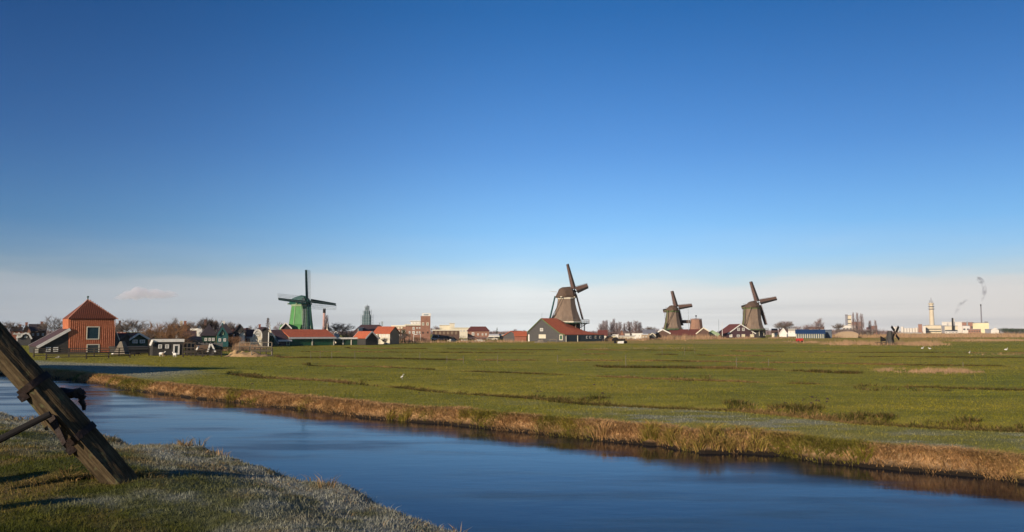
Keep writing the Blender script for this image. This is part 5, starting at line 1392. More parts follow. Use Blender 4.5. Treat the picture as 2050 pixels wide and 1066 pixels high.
T = [
 ('faint bare tree behind the brick cottage dormer', 'round', 384, 640, 230, 24, TWIG, 1, None),
 ('tangled bare tree behind the narrow white front', 'round', 400, 638, 225, 24, TWIG, 2, None),
 ('wide bare tree behind the white ridge house', 'round', 424, 636, 235, 34, TWIG, 0, None),
 ('bare tree filling the gap right of the teal gable', 'round', 458, 640, 230, 28, TWIG, 2, None),
 ('low bare tree behind the bell gabled house', 'round', 518, 648, 230, 26, TWIG, 0, None),
 ('brown thicket between the red barn and the green house', 'bush', 244, 655, 165, 24, TWIG, 1, None),
 ('brown bushes behind the long dark shed', 'bush', 285, 655, 150, 34, TWIG, 2, None),
 ('bare garden thicket before the teal gable', 'bush', 468, 668, 160, 26, TWIGR, 0, None),
 ('low brown bushes left of the cream cottage', 'bush', 730, 664, 222, 26, TWIG, 2, None),
 ('brown garden bushes right of the cream cottage', 'bush', 795, 668, 232, 22, TWIG, 0, None),
 ('brown scrub before the flat brown building', 'bush', 905, 670, 300, 50, TWIG, 1, None),
 ('low scrub under the pink brick house', 'bush', 955, 673, 300, 44, TWIGP, 2, None),
 # label, kind, px, top, D, width, mat, seed
 ('wide bare tree rising between the brick house and the red barn', 'round', 110, 627, 175, 46, TWIG, 0, None),
 ('thin bare tree at the far left behind the pole', 'round', 24, 640, 220, 30, TWIG, 1, None),
 ('twiggy top peeping over the left eave of the red barn', 'round', 146, 626, 190, 26, TWIG, 2, None),
 ('round crowned grey bare tree right of the red barn', 'round', 268, 634, 158, 40, TWIG, 1, None),
 ('large russet willow mass behind the black flat-roofed shed', 'bush', 330, 632, 150, 78, TWIGR, 0, None),
 ('smaller russet willow at the left of the large one', 'bush', 308, 644, 152, 40, TWIGR, 1, None),
 ('low russet willow scrub left of the brick cottage', 'bush', 345, 655, 148, 60, TWIGR, 2, None),
 ('spiky dark tree top above the white dormer', 'round', 349, 630, 166, 22, TWIG, 2, None),
 ('grey bare tree right of the russet willow', 'round', 368, 642, 200, 26, TWIG, 0, None),
 ('dark bare tree with thick limbs above the dark roof', 'pollard', 414, 632, 196, 24, BARK, 0, None),
 ('thin bare tree over the middle of the dark roof', 'pollard', 430, 637, 200, 18, TWIG, 1, None),
 ('bare street tree above the white roof ridge', 'round', 446, 637, 198, 22, TWIG, 0, None),
 ('bare tree between the dark roof and the black gable', 'round', 465, 642, 196, 22, TWIG, 1, None),
 ('small bare tree behind the red-roofed house', 'round', 500, 648, 200, 16, TWIG, 2, None),
 ('slender fir tree left of the long green house', 'conifer', 536, 636, 212, 16, TWIG, 0, None),
 ('bare tree close left of the green windmill', 'round', 562, 641, 235, 26, TWIGP, 0, None),
 ('reddish upright poplar right of the green windmill', 'poplar', 653, 630, 245, 13, TWIGP, 0, None),
 ('round brown tree behind the white gabled kiosk', 'round', 680, 643, 225, 34, TWIG, 1, None),
 ('low brown thicket left of the dark hall', 'bush', 694, 655, 224, 26, TWIG, 0, None),
 ('dark green ivy covered tree in front of the brick apartments', 'round', 806, 654, 246, 24, IVY, 0, None),
 ('olive bush left of the brick tower', 'bush', 812, 662, 240, 22, TWIG, 1, None),
 ('brown thicket at the foot of the brick tower', 'bush', 834, 672, 248, 20, TWIGR, 2, None),
 ('dark clipped conifer before the cream cottage', 'conifer', 757, 669, 206, 9, IVY, 1, None),
 ('small brown bush beside the cream cottage', 'bush', 775, 673, 208, 20, TWIGP, 1, None),
 ('grey bare tree on the skyline right of the brick tower', 'round', 872, 650, 420, 22, TWIGP, 0, None),
 ('grey bare tree next to the cream block', 'round', 890, 651, 440, 18, TWIGP, 1, None),
 ('thin dark conifer on the skyline right of the pink house', 'conifer', 995, 656, 430, 5, IVY, 2, None),
 ('round bare tree left of the open shed', 'round', 1030, 657, 420, 16, TWIGP, 2, None),
 ('low bare tree above the open red shed', 'round', 1049, 659, 430, 14, TWIGP, 0, None),
 ('small hedge tree between the white shed and the grey gable', 'bush', 1012, 663, 400, 20, TWIG, 1, None),
 ('purple brown poplar nearest the big mill stage', 'poplar', 1203, 647, 450, 14, TWIGP, 1, 1),
 ('tall thin poplar at the left of the first group', 'poplar', 1209, 641, 455, 10, TWIGP, 2, 1),
 ('tall thin poplar at the right of the first group', 'poplar', 1214.5, 640, 450, 9, TWIGP, 0, 1),
 ('left poplar of the middle group', 'poplar', 1224, 643, 460, 10, TWIGP, 1, 1),
 ('tallest poplar of the middle group', 'poplar', 1229, 637, 455, 9, TWIGP, 0, 1),
 ('third poplar of the middle group', 'poplar', 1234.5, 645, 460, 8, TWIGP, 2, 1),
 ('right poplar of the middle group', 'poplar', 1241, 643, 455, 11, TWIGP, 1, 1),
 ('single thin poplar left of the broad group', 'poplar', 1250, 646, 470, 7, TWIGP, 0, 1),
 ('broad poplar at the left of the last group', 'poplar', 1260, 643, 465, 17, TWIGP, 2, 1),
 ('broad tall poplar in the last group', 'poplar', 1273, 641, 460, 15, TWIGP, 1, 1),
 ('poplar at the right end of the last group', 'poplar', 1281, 644, 462, 12, TWIGP, 0, 1),
 ('brown scrub at the foot of the first poplars', 'bush', 1208, 660, 440, 30, TWIGP, 0, None),
 ('brown scrub at the foot of the last poplars', 'bush', 1262, 660, 440, 44, TWIGP, 1, None),
 ('round grey tree behind the little gabled house', 'round', 1298, 652, 450, 18, TWIG, 1, None),
 ('faint grey tree left of the smallest windmill', 'round', 1314, 656, 460, 18, TWIGP, 2, None),
 ('brown shrubs right of the white flagpole', 'bush', 1452, 657, 470, 16, TWIGP, 0, None),
 ('left bare tree of the clump beyond the last windmill', 'round', 1560, 640, 560, 24, TWIG, 0, 2),
 ('middle bare tree of the clump beyond the last windmill', 'round', 1569, 640, 565, 20, TWIGP, 1, 2),
 ('right bare tree of the clump beyond the last windmill', 'round', 1579, 640, 560, 22, TWIG, 2, 2),
 ('low trees behind the blue pavilion, left of the round tree', 'bush', 1603, 648, 640, 34, TWIGP, 1, None),
 ('rounded bushes behind the blue pavilion', 'bush', 1624, 644, 640, 26, TWIGP, 0, None),
 ('tall round bare tree above the blue pavilion', 'round', 1639, 633, 620, 21, TWIGP, 0, None),
 ('dark spreading bare tree right of the blue pavilion', 'round', 1676, 645, 560, 16, TWIG, 1, None),
 ('brown thicket behind the round-roofed shed', 'bush', 1690, 654, 540, 40, TWIG, 2, None),
 ('brown thicket right of the round-roofed shed', 'bush', 1722, 657, 520, 44, TWIG, 0, None),
 ('purplish thicket left of the meadow mill', 'bush', 1748, 655, 520, 44, TWIGP, 1, None),
 ('left tall poplar of the three behind the thicket', 'poplar', 1709, 624, 800, 6, TWIGP, 0, 3),
 ('middle tall poplar of the three behind the thicket', 'poplar', 1717, 624, 805, 7, TWIGP, 1, 3),
 ('right tall poplar of the three behind the thicket', 'poplar', 1725.5, 627, 800, 9, TWIGP, 2, 3),
 ('smaller poplar right of the three tall ones', 'poplar', 1742, 641, 820, 8, TWIGP, 0, 3),
 ('last small poplar left of the silos', 'poplar', 1753, 640, 825, 6, TWIGP, 1, 3),
 ('dark tree at the far right beyond the white warehouse', 'bush', 2015, 654, 1150, 22, IVY, 0, None),
 ('dark tree mass at the right edge of the picture', 'bush', 2036, 656, 1160, 30, IVY, 1, None),
 ('dark low trees at the very right edge', 'bush', 2062, 657, 1150, 34, IVY, 2, None),
]
GRP = {1: 'poplars right of the big windmill', 2: 'bare trees beyond the last windmill', 3: 'far poplars by the factory'}
for i, (lb, kd, px_, tp, D, wd_, mt, sd_, g) in enumerate(T):
    tree(lb, kd, px_, tp, D, wd_, mt, sd_, group=GRP.get(g), name={'poplar': 'poplar_tree', 'bush': 'bare_thicket', 'conifer': 'conifer_tree'}.get(kd, 'bare_tree'), cat='bush' if kd == 'bush' else 'tree')
# far woods that read as one mass along the horizon
def far_wood(name, label, segs, mat, dens=5.0):
    Ps = []; hs = []; ws = []
    for x0, x1, top, D in segs:
        cnt = int((x1 - x0) * dens * 3)
        px_ = RNG.uniform(x0, x1, cnt)
        hmax = zat(1000, top, D)
        prof_ = 0.6 + 0.55 * (fbm(px_, px_ * 0 + D, 14.0, 3))
        xx = (px_ - 1025) / F * D / 1.00334
        yy = D + RNG.uniform(0, 12, cnt)
        Ps.append(np.stack([xx, yy, np.zeros(cnt)], 1)); hs.append(hmax * prof_ * RNG.uniform(.45, 1.0, cnt)); ws.append(np.full(cnt, D / F * 1.3))
    P = np.concatenate(Ps); h = np.concatenate(hs); w_ = np.concatenate(ws)
    n_ = len(P)
    o = blades(name, P, h, w_, 0.06, label, mat=mat)
    return o
far_wood('far_wood', 'low purplish line of bare woods along the horizon', [(-200, 160, 657, 700), (600, 740, 659, 800), (860, 1070, 660.5, 900), (1160, 1330, 661, 900), (1440, 1480, 659, 900), (1530, 1720, 657, 850), (1660, 1800, 659, 900), (1780, 1860, 662, 1500), (2000, 2300, 661, 1300)], TWIGP, 6)
# ================================================================== reeds
def reed_band(name, label, segs, h0, h1, mat=REED, thr=0.42, spread=0.03):
    Ps = []; H_ = []; W_ = []
    for x0, x1, D0, D1, cnt, hs_ in segs:
        px_ = RNG.uniform(x0, x1, cnt); t = (px_ - x0) / (x1 - x0)
        D = (D0 + (D1 - D0) * t) * (1 + RNG.normal(0, spread, cnt))
        den = fbm(px_, D * 3, 14.0, 4)
        edge = np.minimum(t, 1 - t) * (x1 - x0) / 45.0 + (vnoise(px_, D, 6.0) - .5) * .3
        keep = (den + (RNG.random(cnt) - .5) * .22 > thr) & (RNG.random(cnt) < np.clip(edge + .1, 0, 1))
        px_, D, den = px_[keep], D[keep], den[keep]
        Ps.append(np.stack([(px_ - 1025) / F * D / 1.00334, D, np.zeros(len(D)) - .02], 1))
        H_.append((h0 + (h1 - h0) * RNG.random(len(D)) ** 1.5) * hs_ * np.clip(edge[keep] * 1.2 + .25, 0, 1) * (0.35 + 1.2 * np.clip(den - thr + .2, 0, 1) * 1.6)); W_.append(D / F * .55 * (0.5 + .8 * RNG.random(len(D))))
    return blades(name, np.concatenate(Ps), np.concatenate(H_), np.concatenate(W_), 0.25, label, mat=mat)
reed_band('reed_bed', 'dry orange reeds fringing the far edge of the meadow', [
    (440, 545, 142, 160, 5500, .55), (455, 520, 160, 172, 2600, .8), (640, 690, 214, 214, 500, .5), (757, 1060, 240, 262, 5200, .6), (780, 870, 243, 250, 1500, 1.1),
    (1190, 1310, 285, 330, 3600, .7), (1275, 1306, 300, 330, 1600, 1.5), (1306, 1460, 348, 372, 8000, 1.15), (1455, 1525, 372, 384, 1500, .7), (1525, 1600, 395, 395, 900, .6)], 0.8, 2.2)
reed_band('far_reed_belt', 'orange reed belt in front of the factory skyline', [(1600, 2080, 440, 500, 14000, .8), (1760, 2080, 560, 620, 10000, 1.1)], 1.0, 2.6, thr=.36)
reed_band('meadow_reeds', 'pale dry reeds round the small meadow mill', [(1560, 1660, 262, 235, 1200, .6), (1640, 1905, 214, 208, 8500, .85), (1890, 2080, 300, 300, 3000, .6), (1660, 1760, 225, 215, 1800, .8), (1810, 1885, 204, 204, 1500, .9), (1300, 1400, 300, 300, 500, .4)], 0.5, 1.5, REED, spread=.05)
m_dry = blades.__defaults__ and None
reed_band('dry_patch_grass', 'sparse patches of tan dry grass in the far meadow', [(1735, 1968, 70, 67.5, 8000, 1.0), (1150, 1420, 160, 165, 900, .7), (640, 800, 170, 172, 200, .6), (1900, 2080, 120, 118, 700, .9)], 0.12, 0.38, thr=.45, spread=.022)
# ================================================================== fences, heaps and small things on the left
def rail_fence(label, pts, h, rails, mat, postgap, name='wooden_fence', group=None):
    """pts = [(px, D)], posts every postgap metres, rails at fractions of h"""
    P = [gp(a, d) for a, d in pts]
    root = empty(name, P[0]); tag(root, label, 'fence', group)
    pm = MB(); pm.box(-.06, .06, -.06, .06, 0, h); pme = pm.mesh('post'); pme.materials.append(mat)
    for A, B in zip(P[:-1], P[1:]):
        L = (B - A).length; d = (B - A).normalized(); n_ = max(1, int(L / postgap))
        for i in range(n_ + (1 if B is P[-1] else 0)):
            o = bpy.data.objects.new('post', pme); C.objects.link(o); o.parent = root; o.location = A + d * (L * i / n_) - P[0]
        for f in rails:
            m = MB(); a = A - P[0] + Vector((0, 0, h * f)); b_ = B - P[0] + Vector((0, 0, h * f)); off = Vector((0, -.085, 0)); m.beam(a + off, b_ + off, .045, .11); m.build('rail', mat, root)
    return root
rail_fence('dark four-rail fence below the red barn', [(70, 105), (140, 107), (240, 109), (300, 112)], 1.15, (.25, .5, .75, 1.0), WOODD, 2.2)
rail_fence('nearer dark rail fence left of the red barn', [(95, 97), (175, 99), (262, 104)], .75, (.4, .95), WOODD, 2.5)
rail_fence('dark pen fence between the black shed and the tiny hut', [(368, 112.5), (392, 111)], 1.9, (.3, .6, .95), WOODD, .9)
rail_fence('low rail fence in front of the tiny black hut', [(368, 106), (445, 108)], .9, (.4, .7, 1.0), WOODD, 2.0)
rail_fence('dark fence behind the straw heap', [(443, 118), (500, 119), (546, 112)], 1.1, (.5, .75, 1.0), WOODD, 2.2)
rail_fence('pale wooden railing at the front of the straw heap', [(505, 109), (545, 110.5)], .8, (.1, 1.0), WOODG, 3.0)
rail_fence('thin grey railing among the orange reeds', [(480, 140), (545, 141)], 1.5, (.5, 1.0), WOODG, 1.6)
# pen boards behind the black shed
m = MB(); 
for i in range(26):
    x = i * .21; m.box(x, x + .17, 0, .04, 0, 1.75 + .1 * math.sin(i * 2.3))
o = m.build('board_screen', GREYW, kind='stuff'); o.location = gp(372, 117); 
root = empty('board_fence', gp(372, 117)); tag(root, 'dark upright board fence right of the black shed', 'fence'); o.parent = root; o.location = (0, 0, 0)
def heap(label, px, D, w, d, h, mat, name='straw_heap', cat='heap', seed=0):
    m = MB(); nx, ny = 18, 9; rnd = random.Random(seed)
    for j in range(ny + 1):
        for i in range(nx + 1):
            u = i / nx * 2 - 1; v = j / ny * 2 - 1
            r2 = u * u + v * v
            z_ = h * max(0, 1 - r2) ** .8 * (.7 + .5 * mnoise.noise(Vector((u * 2.5 + seed, v * 2.5, 0)))) + (.04 if r2 < 1 else -.05) * rnd.random()
            m.v.append((u * w / 2, v * d / 2, z_ if r2 < 1 else -.06))
    for j in range(ny):
        for i in range(nx):
            a = j * (nx + 1) + i; m.f.append((a, a + 1, a + nx + 2, a + nx + 1))
    o = m.build(name, mat); o.location = gp(px, D); tag(o, label, cat)
    return o
heap('long low heap of tan straw in the yard left of the green house', 498, 110.5, 6.2, 4, .75, STRAW)
heap('small peak of straw at the left end of the long heap', 477, 110, 2.8, 2.5, .95, STRAW, seed=4)
# white things by the barn
for px_, D, w_, h_, mt, nm, lb, ct in (
  (231, 121, .9, .35, WHITE, 'white_sack', 'white sacks lying at the right corner of the red barn', 'sack'),
  (119, 104, .7, .22, WHITE, 'white_sack', 'white bundle on the ground before the lean-to barn', 'sack')):
    o = heap(lb, px_, D, w_, w_ * .7, h_, mt, nm, ct)
tent = MB(); tent.hexa([(-.9, 0, 0), (.9, 0, 0), (.15, .4, 1.9), (-.15, .4, 1.9)], [(-.9, 1.8, 0), (.9, 1.8, 0), (.15, 1.4, 1.9), (-.15, 1.4, 1.9)])
o = tent.build('canvas_hood', WOODG); o.location = gp(240, 120); tag(o, 'grey pointed canvas cover standing right of the red barn', 'cover')
# animals: low mesh but with body, neck, head and legs
def sheep(label, px, D, mat=WHITE, heading=0.0, s=1.0, graze=True, group=None, dark=BLACKP):
    m = MB()
    root = empty('sheep', gp(px, D), heading); tag(root, label, 'sheep', group)
    prof = [(-.55, .05), (-.5, .2), (-.3, .29), (0, .30), (.3, .28), (.48, .2), (.58, .12)]
    nseg = 10
    for t, r in prof:
        for k in range(nseg):
            a = 2 * math.pi * k / nseg
            m.v.append((t * s, r * .9 * math.cos(a) * s, (.62 + r * math.sin(a)) * s))
    for i in range(len(prof) - 1):
        for k in range(nseg):
            k2 = (k + 1) % nseg; m.f.append((i * nseg + k, i * nseg + k2, (i + 1) * nseg + k2, (i + 1) * nseg + k))
    m.f.append(tuple(range(nseg))[::-1]); m.f.append(tuple((len(prof) - 1) * nseg + k for k in range(nseg)))
    hz = .28 if graze else .98
    m.tube((.5 * s, 0, .68 * s), (.78 * s, 0, (hz + .08) * s), .13 * s, .09 * s, 7); m.tube((.74 * s, 0, (hz + .12) * s), (.95 * s, 0, (hz - .05) * s), .10 * s, .06 * s, 7)
    for x, y_ in ((-.38, .15), (-.38, -.15), (.36, .15), (.36, -.15)): m.tube((x * s, y_ * s, .5 * s), (x * s, y_ * s, -.02), .06 * s, .035 * s, 6)
    m.build('fleece', mat, root, smooth=True)
    return root
for i, (px_, D, mt) in enumerate(((275, 112, BLACKP), (325, 110, WHITE), (330, 108, TANW), (352, 107, WHITE), (268, 113.5, BLACKP))):
    sheep(['dark goat behind the rail fence below the green house', 'white sheep before the black flat-roofed shed', 'tan goat just right of the white sheep', 'pale goat under the door of the black shed', 'second dark goat left of the first behind the rail fence'][i], px_, D, mt, [.3, 0, 1.2, 2.6, 3][i], .62, i % 2 == 0)
def heron(label, px, py, D, s=1.0):
    root = empty('white_heron', gp(px, D)); tag(root, label, 'bird')
    m = MB()
    pts = [((-.30, 0, .42), .02), ((-.12, 0, .50), .09), ((.05, 0, .58), .11), ((.15, 0, .68), .05), ((.10, 0, .80), .03), ((.17, 0, .92), .028), ((.24, 0, .97), .035), ((.42, 0, .95), .008)]
    for (p, r), (q, r2) in zip(pts[:-1], pts[1:]): m.tube([c * s for c in p], [c * s for c in q], r * s, r2 * s, 8)
    for y_ in (-.04, .04): m.tube((0, y_ * s, .5 * s), (.02 * s, y_ * s, -.02), .014 * s, .012 * s, 5)
    m.build('body', WHITE, root)
D = 5440 / (760 - 664)
heron('small white bird standing upright in the middle of the meadow', 806, 756, D, .42)
heron('white bird with raised neck in the right meadow', 1939, 706, 5440 / (709 - 664), .5)
def goose(label, px, D, heading, s):
    root = empty('white_goose', gp(px, D), heading); tag(root, label, 'bird')
    m = MB(); prof = [(-.42, .03), (-.30, .11), (-.05, .19), (.15, .19), (.28, .12), (.34, .05)]
    ns = 8
    for t, r in prof:
        for k in range(ns):
            a = 2 * math.pi * k / ns; m.v.append((t * s, r * math.cos(a) * s, (.24 + r * .9 * math.sin(a)) * s))
    for i in range(len(prof) - 1):
        for k in range(ns):
            k2 = (k + 1) % ns; m.f.append((i * ns + k, i * ns + k2, (i + 1) * ns + k2, (i + 1) * ns + k))
    m.f.append(tuple(range(ns))[::-1]); m.f.append(tuple((len(prof) - 1) * ns + k for k in range(ns)))
    pts = [((.26, 0, .30), .07), ((.34, 0, .50), .045), ((.36, 0, .62), .05), ((.52, 0, .60), .015)]
    for (p, r), (q, r2) in zip(pts[:-1], pts[1:]): m.tube([c * s for c in p], [c * s for c in q], r * s, r2 * s, 7)
    for y_ in (-.07, .07): m.tube((0, y_ * s, .1 * s), (.02 * s, y_ * s, -.02), .02 * s, .02 * s, 5)
    m.build('plumage', WHITE, root, smooth=True)
goose('left white goose of the pair below the meadow mill reeds', 1845, 5440 / (699 - 664), .2, .75)
goose('right white goose of the pair below the meadow mill reeds', 1860, 5440 / (699.5 - 664), 2.9, .65)
goose('lone white goose far right in the meadow', 2012, 5440 / (702 - 664), .1, .8)
# thin stakes across the meadow
STAKES = ['nearest the pole side, left end of the left row', 'second from the left in the left row', 'third from the left in the left row', 'at the right end of the left row', 'below the gap left of the pink house', 'right of the one below the pink house gap', 'left of the row, below the brick tower', 'below the mill barn', 'pale tall one below the poplars', 'tallest one below the maroon mill house', 'leaning one right of the tallest', 'short one below the smallest windmill', 'beside the tan reeds below the low houses', 'right twin beside the tan reeds', 'far right one beyond the dry grass patch', 'between the brick tower and pink house']
stake = MB(); stake.tube((0, 0, -.1), (0, 0, 1.0), .035, .03, 5); sme = stake.mesh('stake'); sme.materials.append(WOODG)
for i, (px_, y0, y1) in enumerate(((623, 703, 718), (642, 703, 717), (665, 703, 717), (711, 702, 717), (928, 712, 726), (996, 712, 726), (841, 706, 719), (1116, 711, 724), (1252, 711, 733), (1473, 716, 735), (1537, 719, 733), (1325, 700, 712), (1370, 694, 710), (1390, 697, 709), (1925, 725, 735), (895, 713, 725))):
    D = 5440 / (y1 - 664)
    o = bpy.data.objects.new('fence_stake', sme); C.objects.link(o); o.location = gp(px_, D); o.scale = (.8 if D > 70 else .7,) * 2 + (zat(px_, y0, D),)
    tag(o, 'thin weathered meadow stake, ' + STAKES[i], 'stake', 'thin stakes across the meadow')
# log and crate by the mill barn
o = heap('low pile of planks and brushwood left of the wooden trestle', 1083, 244, 4.2, 2, 1.05, WOODG, 'wood_pile', 'wood pile', 3)
tb = empty('wooden_trestle', gp(1107, 240)); tag(tb, 'small wooden trestle standing before the mill barn', 'trestle')
m = MB(); m.box(-1.1, 1.1, -.3, .3, .95, 1.08); m.build('top', WOODG, tb)
for x in (-1, .9): m = MB(); m.box(x, x + .12, -.25, .25, 0, .95); m.build('leg', WOODG, tb)
# dark trailer with a white crate
tr = empty('farm_trailer', gp(1240, 226)); tag(tr, 'dark farm trailer standing at the meadow edge before the poplars', 'trailer')
m = MB(); m.box(-1.9, 1.6, 0, 1.6, .75, 1.25); m.hexa([(-1.9, 0, 1.26), (-.3, 0, 1.26), (-.6, 0, 1.75), (-1.4, 0, 1.75)], [(-1.9, 1.6, 1.26), (-.3, 1.6, 1.26), (-.6, 1.6, 1.75), (-1.4, 1.6, 1.75)]); m.build('body', BLACKP, tr)
for x in (-1.2, 1.0, 1.75): m = MB(); m.tube((x, -.12, .42), (x, .1, .42), .42, .42, 14); m.build('wheel', BLACKP, tr)
m = MB(); m.hexa([(-.7, -1.0, 0), (1.0, -1.0, 0), (1.1, -1.0, .75), (-.5, -1.0, .65)], [(-.7, -.3, 0), (1.0, -.3, 0), (1.1, -.3, .75), (-.5, -.3, .65)]); o = m.build('white_crate', WHITE); o.location = tr.location; tag(o, 'white crate leaning in front of the dark trailer', 'crate')
# red cart
rc = empty('red_cart', gp(1601, 247)); tag(rc, 'small bright red cart left of the dry reeds', 'cart')
m = MB(); m.hexa([(-.9, 0, .35), (.95, 0, .35), (1.05, 0, 1.25), (-.75, 0, 1.25)], [(-.9, 1.2, .35), (.95, 1.2, .35), (1.05, 1.2, 1.25), (-.75, 1.2, 1.25)]); m.build('body', REDP, rc)
for x in (-.5, .6): m = MB(); m.tube((x, -.1, .32), (x, .06, .32), .32, .32, 12); m.build('wheel', BLACKP, rc)
m = MB(); m.box(-1.3, -.9, .5, .58, .4, .48); m.build('drawbar', IRON, rc)
# moored white boats and low clutter in front of the pink house
for i, (a, b_, y0, D, lb) in enumerate(((917, 945, 680.5, 262, 'long pale boat moored in the reeds below the pink house'), (896, 916, 679.5, 270, 'low white boat left of the long pale boat'), (950, 972, 680, 268, 'white boat with a cabin right of the long pale boat'))):
    root = empty('moored_boat', gp((a + b_) / 2, D)); tag(root, lb, 'boat')
    L = (b_ - a) * D / F; h = zat(a, y0, D)
    m = MB(); m.hexa([(-L / 2 + .4, -.9, 0), (L / 2 - .6, -.9, 0), (L / 2, -1.1, h * .6), (-L / 2, -1.1, h * .6)], [(-L / 2 + .4, .9, 0), (L / 2 - .6, .9, 0), (L / 2, 1.1, h * .6), (-L / 2, 1.1, h * .6)]); m.build('hull', [TANW, CREAM, WHITE][i], root)
    m = MB(); m.box(-L * .28, L * .2, -.8, .8, h * .6 + .005, h); m.build('cabin', WHITE, root)
    for x in (-.18, -.02, .1): m = MB(); m.box(L * x, L * x + .5, -.83, -.79, h * .7, h * .9); m.build('window', GLASS, root)
# parked pale vehicles right of the brick tower
def car(label, px, D, mat, rz=0.0, s=1.0, h=1.45):
    root = empty('parked_car', gp(px, D), rz); tag(root, label, 'car')
    m = MB(); P = [(-2.1, .35), (2.1, .35), (2.1, .8), (1.2, .9), (.6, h), (-1.3, h), (-1.9, .9), (-2.1, .8)]
    m.hexa([(x, -.8, z_) for x, z_ in P], [(x, .8, z_) for x, z_ in P]); m.build('body', mat, root)
    m = MB(); Pg = [(-1.6, .93), (.95, .93), (.5, h - .08), (-1.2, h - .08)]; m.hexa([(x, -.82, z_) for x, z_ in Pg], [(x, -.79, z_) for x, z_ in Pg]); m.build('side_window', GLASS, root)
    for x in (-1.3, 1.3): m = MB(); m.tube((x, -.84, .34), (x, -.6, .34), .34, .34, 12); m.build('wheel', BLACKP, root)
    root.scale = (s,) * 3
car('white van parked beneath the flat brown building', 874, 300, WHITE, h=2.1)
car('grey car parked beside the white van', 886, 298, CONCG)
car('dark car parked left of the black gabled house', 392, 150, BLACKP)
car('pale car parked under the pink brick house', 985, 300, CREAM)
car('dark car among the low buildings right of the mill barn', 1222, 310, BLACKP)
# ================================================================== barn beyond the left edge whose shadow crosses the bank
bx_ = empty('canal_barn', (-56.2, 52.0, 1.1), math.radians(72.5)); tag(bx_, 'tall dark canal barn beyond the left edge of the view', 'barn')
m = MB(); ring = lambda y_: [(-5, y_, 0), (5, y_, 0), (5, y_, 5.8), (0, y_, 8.8), (-5, y_, 5.8)]
m.hexa(ring(-10.5), ring(10.5)); m.build('wall', BLACKW, bx_)
m = MB(); slab(m, (-5.4, 5.6), (0, 8.9), -10.9, 10.9, .2); slab(m, (0, 8.9), (5.4, 5.6), -10.9, 10.9, .2); m.build('roof', BLKT, bx_)
# ================================================================== the leaning tail pole
OAK = bpy.data.materials.new('weathered_oak'); OAK.use_nodes = True
n, l = OAK.node_tree.nodes, OAK.node_tree.links
b = n['Principled BSDF']; b.inputs['Roughness'].default_value = .9; b.inputs['Specular IOR Level'].default_value = .15
tc = N(n, 'ShaderNodeTexCoord').outputs['Object']
mp = N(n, 'ShaderNodeMapping'); mp.inputs['Scale'].default_value = (1, 1, .07); l.new(tc, mp.inputs[0])
g1 = N(n, 'ShaderNodeTexNoise'); g1.inputs['Scale'].default_value = 26; g1.inputs['Detail'].default_value = 8; g1.inputs['Roughness'].default_value = .7; l.new(mp.outputs[0], g1.inputs['Vector'])
g2 = N(n, 'ShaderNodeTexNoise'); g2.inputs['Scale'].default_value = 5; g2.inputs['Detail'].default_value = 6; g2.inputs['Roughness'].default_value = .7; l.new(tc, g2.inputs['Vector'])
r1 = ramp(n, [(.28, (.018, .012, .007)), (.5, (.078, .056, .032)), (.75, (.18, .135, .080))]); l.new(g1.outputs[0], r1.inputs[0])
r2 = ramp(n, [(.3, (.55, .52, .48)), (.7, (1.15, 1.15, 1.05))]); l.new(g2.outputs[0], r2.inputs[0])
mx = N(n, 'ShaderNodeMix', data_type='RGBA', blend_type='MULTIPLY'); mx.inputs[0].default_value = 1; l.new(r1.outputs[0], mx.inputs[6]); l.new(r2.outputs[0], mx.inputs[7])
r3 = ramp(n, [(.60, (0, 0, 0)), (.70, (1, 1, 1))]); g3 = N(n, 'ShaderNodeTexNoise'); g3.inputs['Scale'].default_value = 9; g3.inputs['Detail'].default_value = 7; l.new(tc, g3.inputs['Vector']); l.new(g3.outputs[0], r3.inputs[0])
mx2 = N(n, 'ShaderNodeMix', data_type='RGBA'); l.new(r3.outputs[0], mx2.inputs[0]); l.new(mx.outputs[2], mx2.inputs[6]); mx2.inputs[7].default_value = (.10, .095, .045, 1)
l.new(mx2.outputs[2], b.inputs['Base Color'])
bp = N(n, 'ShaderNodeBump'); bp.inputs['Strength'].default_value = 1.0; bp.inputs['Distance'].default_value = .03; l.new(g1.outputs[0], bp.inputs['Height']); l.new(bp.outputs[0], b.inputs['Normal'])
gz = 1.4
for _ in range(6):
    fx, fy = PD(246, 962, gz); gz = float(height(np.array([fx]), np.array([fy]))[0])
foot = Vector((fx, fy, gz - .04))
DT = foot.y - .5
topv = at(18, 713, DT)
axis = (topv - foot); Lp = axis.length; axis.normalize()
pole = empty('tail_pole', foot); tag(pole, 'thick weathered tail pole of a windmill leaning out of the grass, bound with iron bands', 'pole')
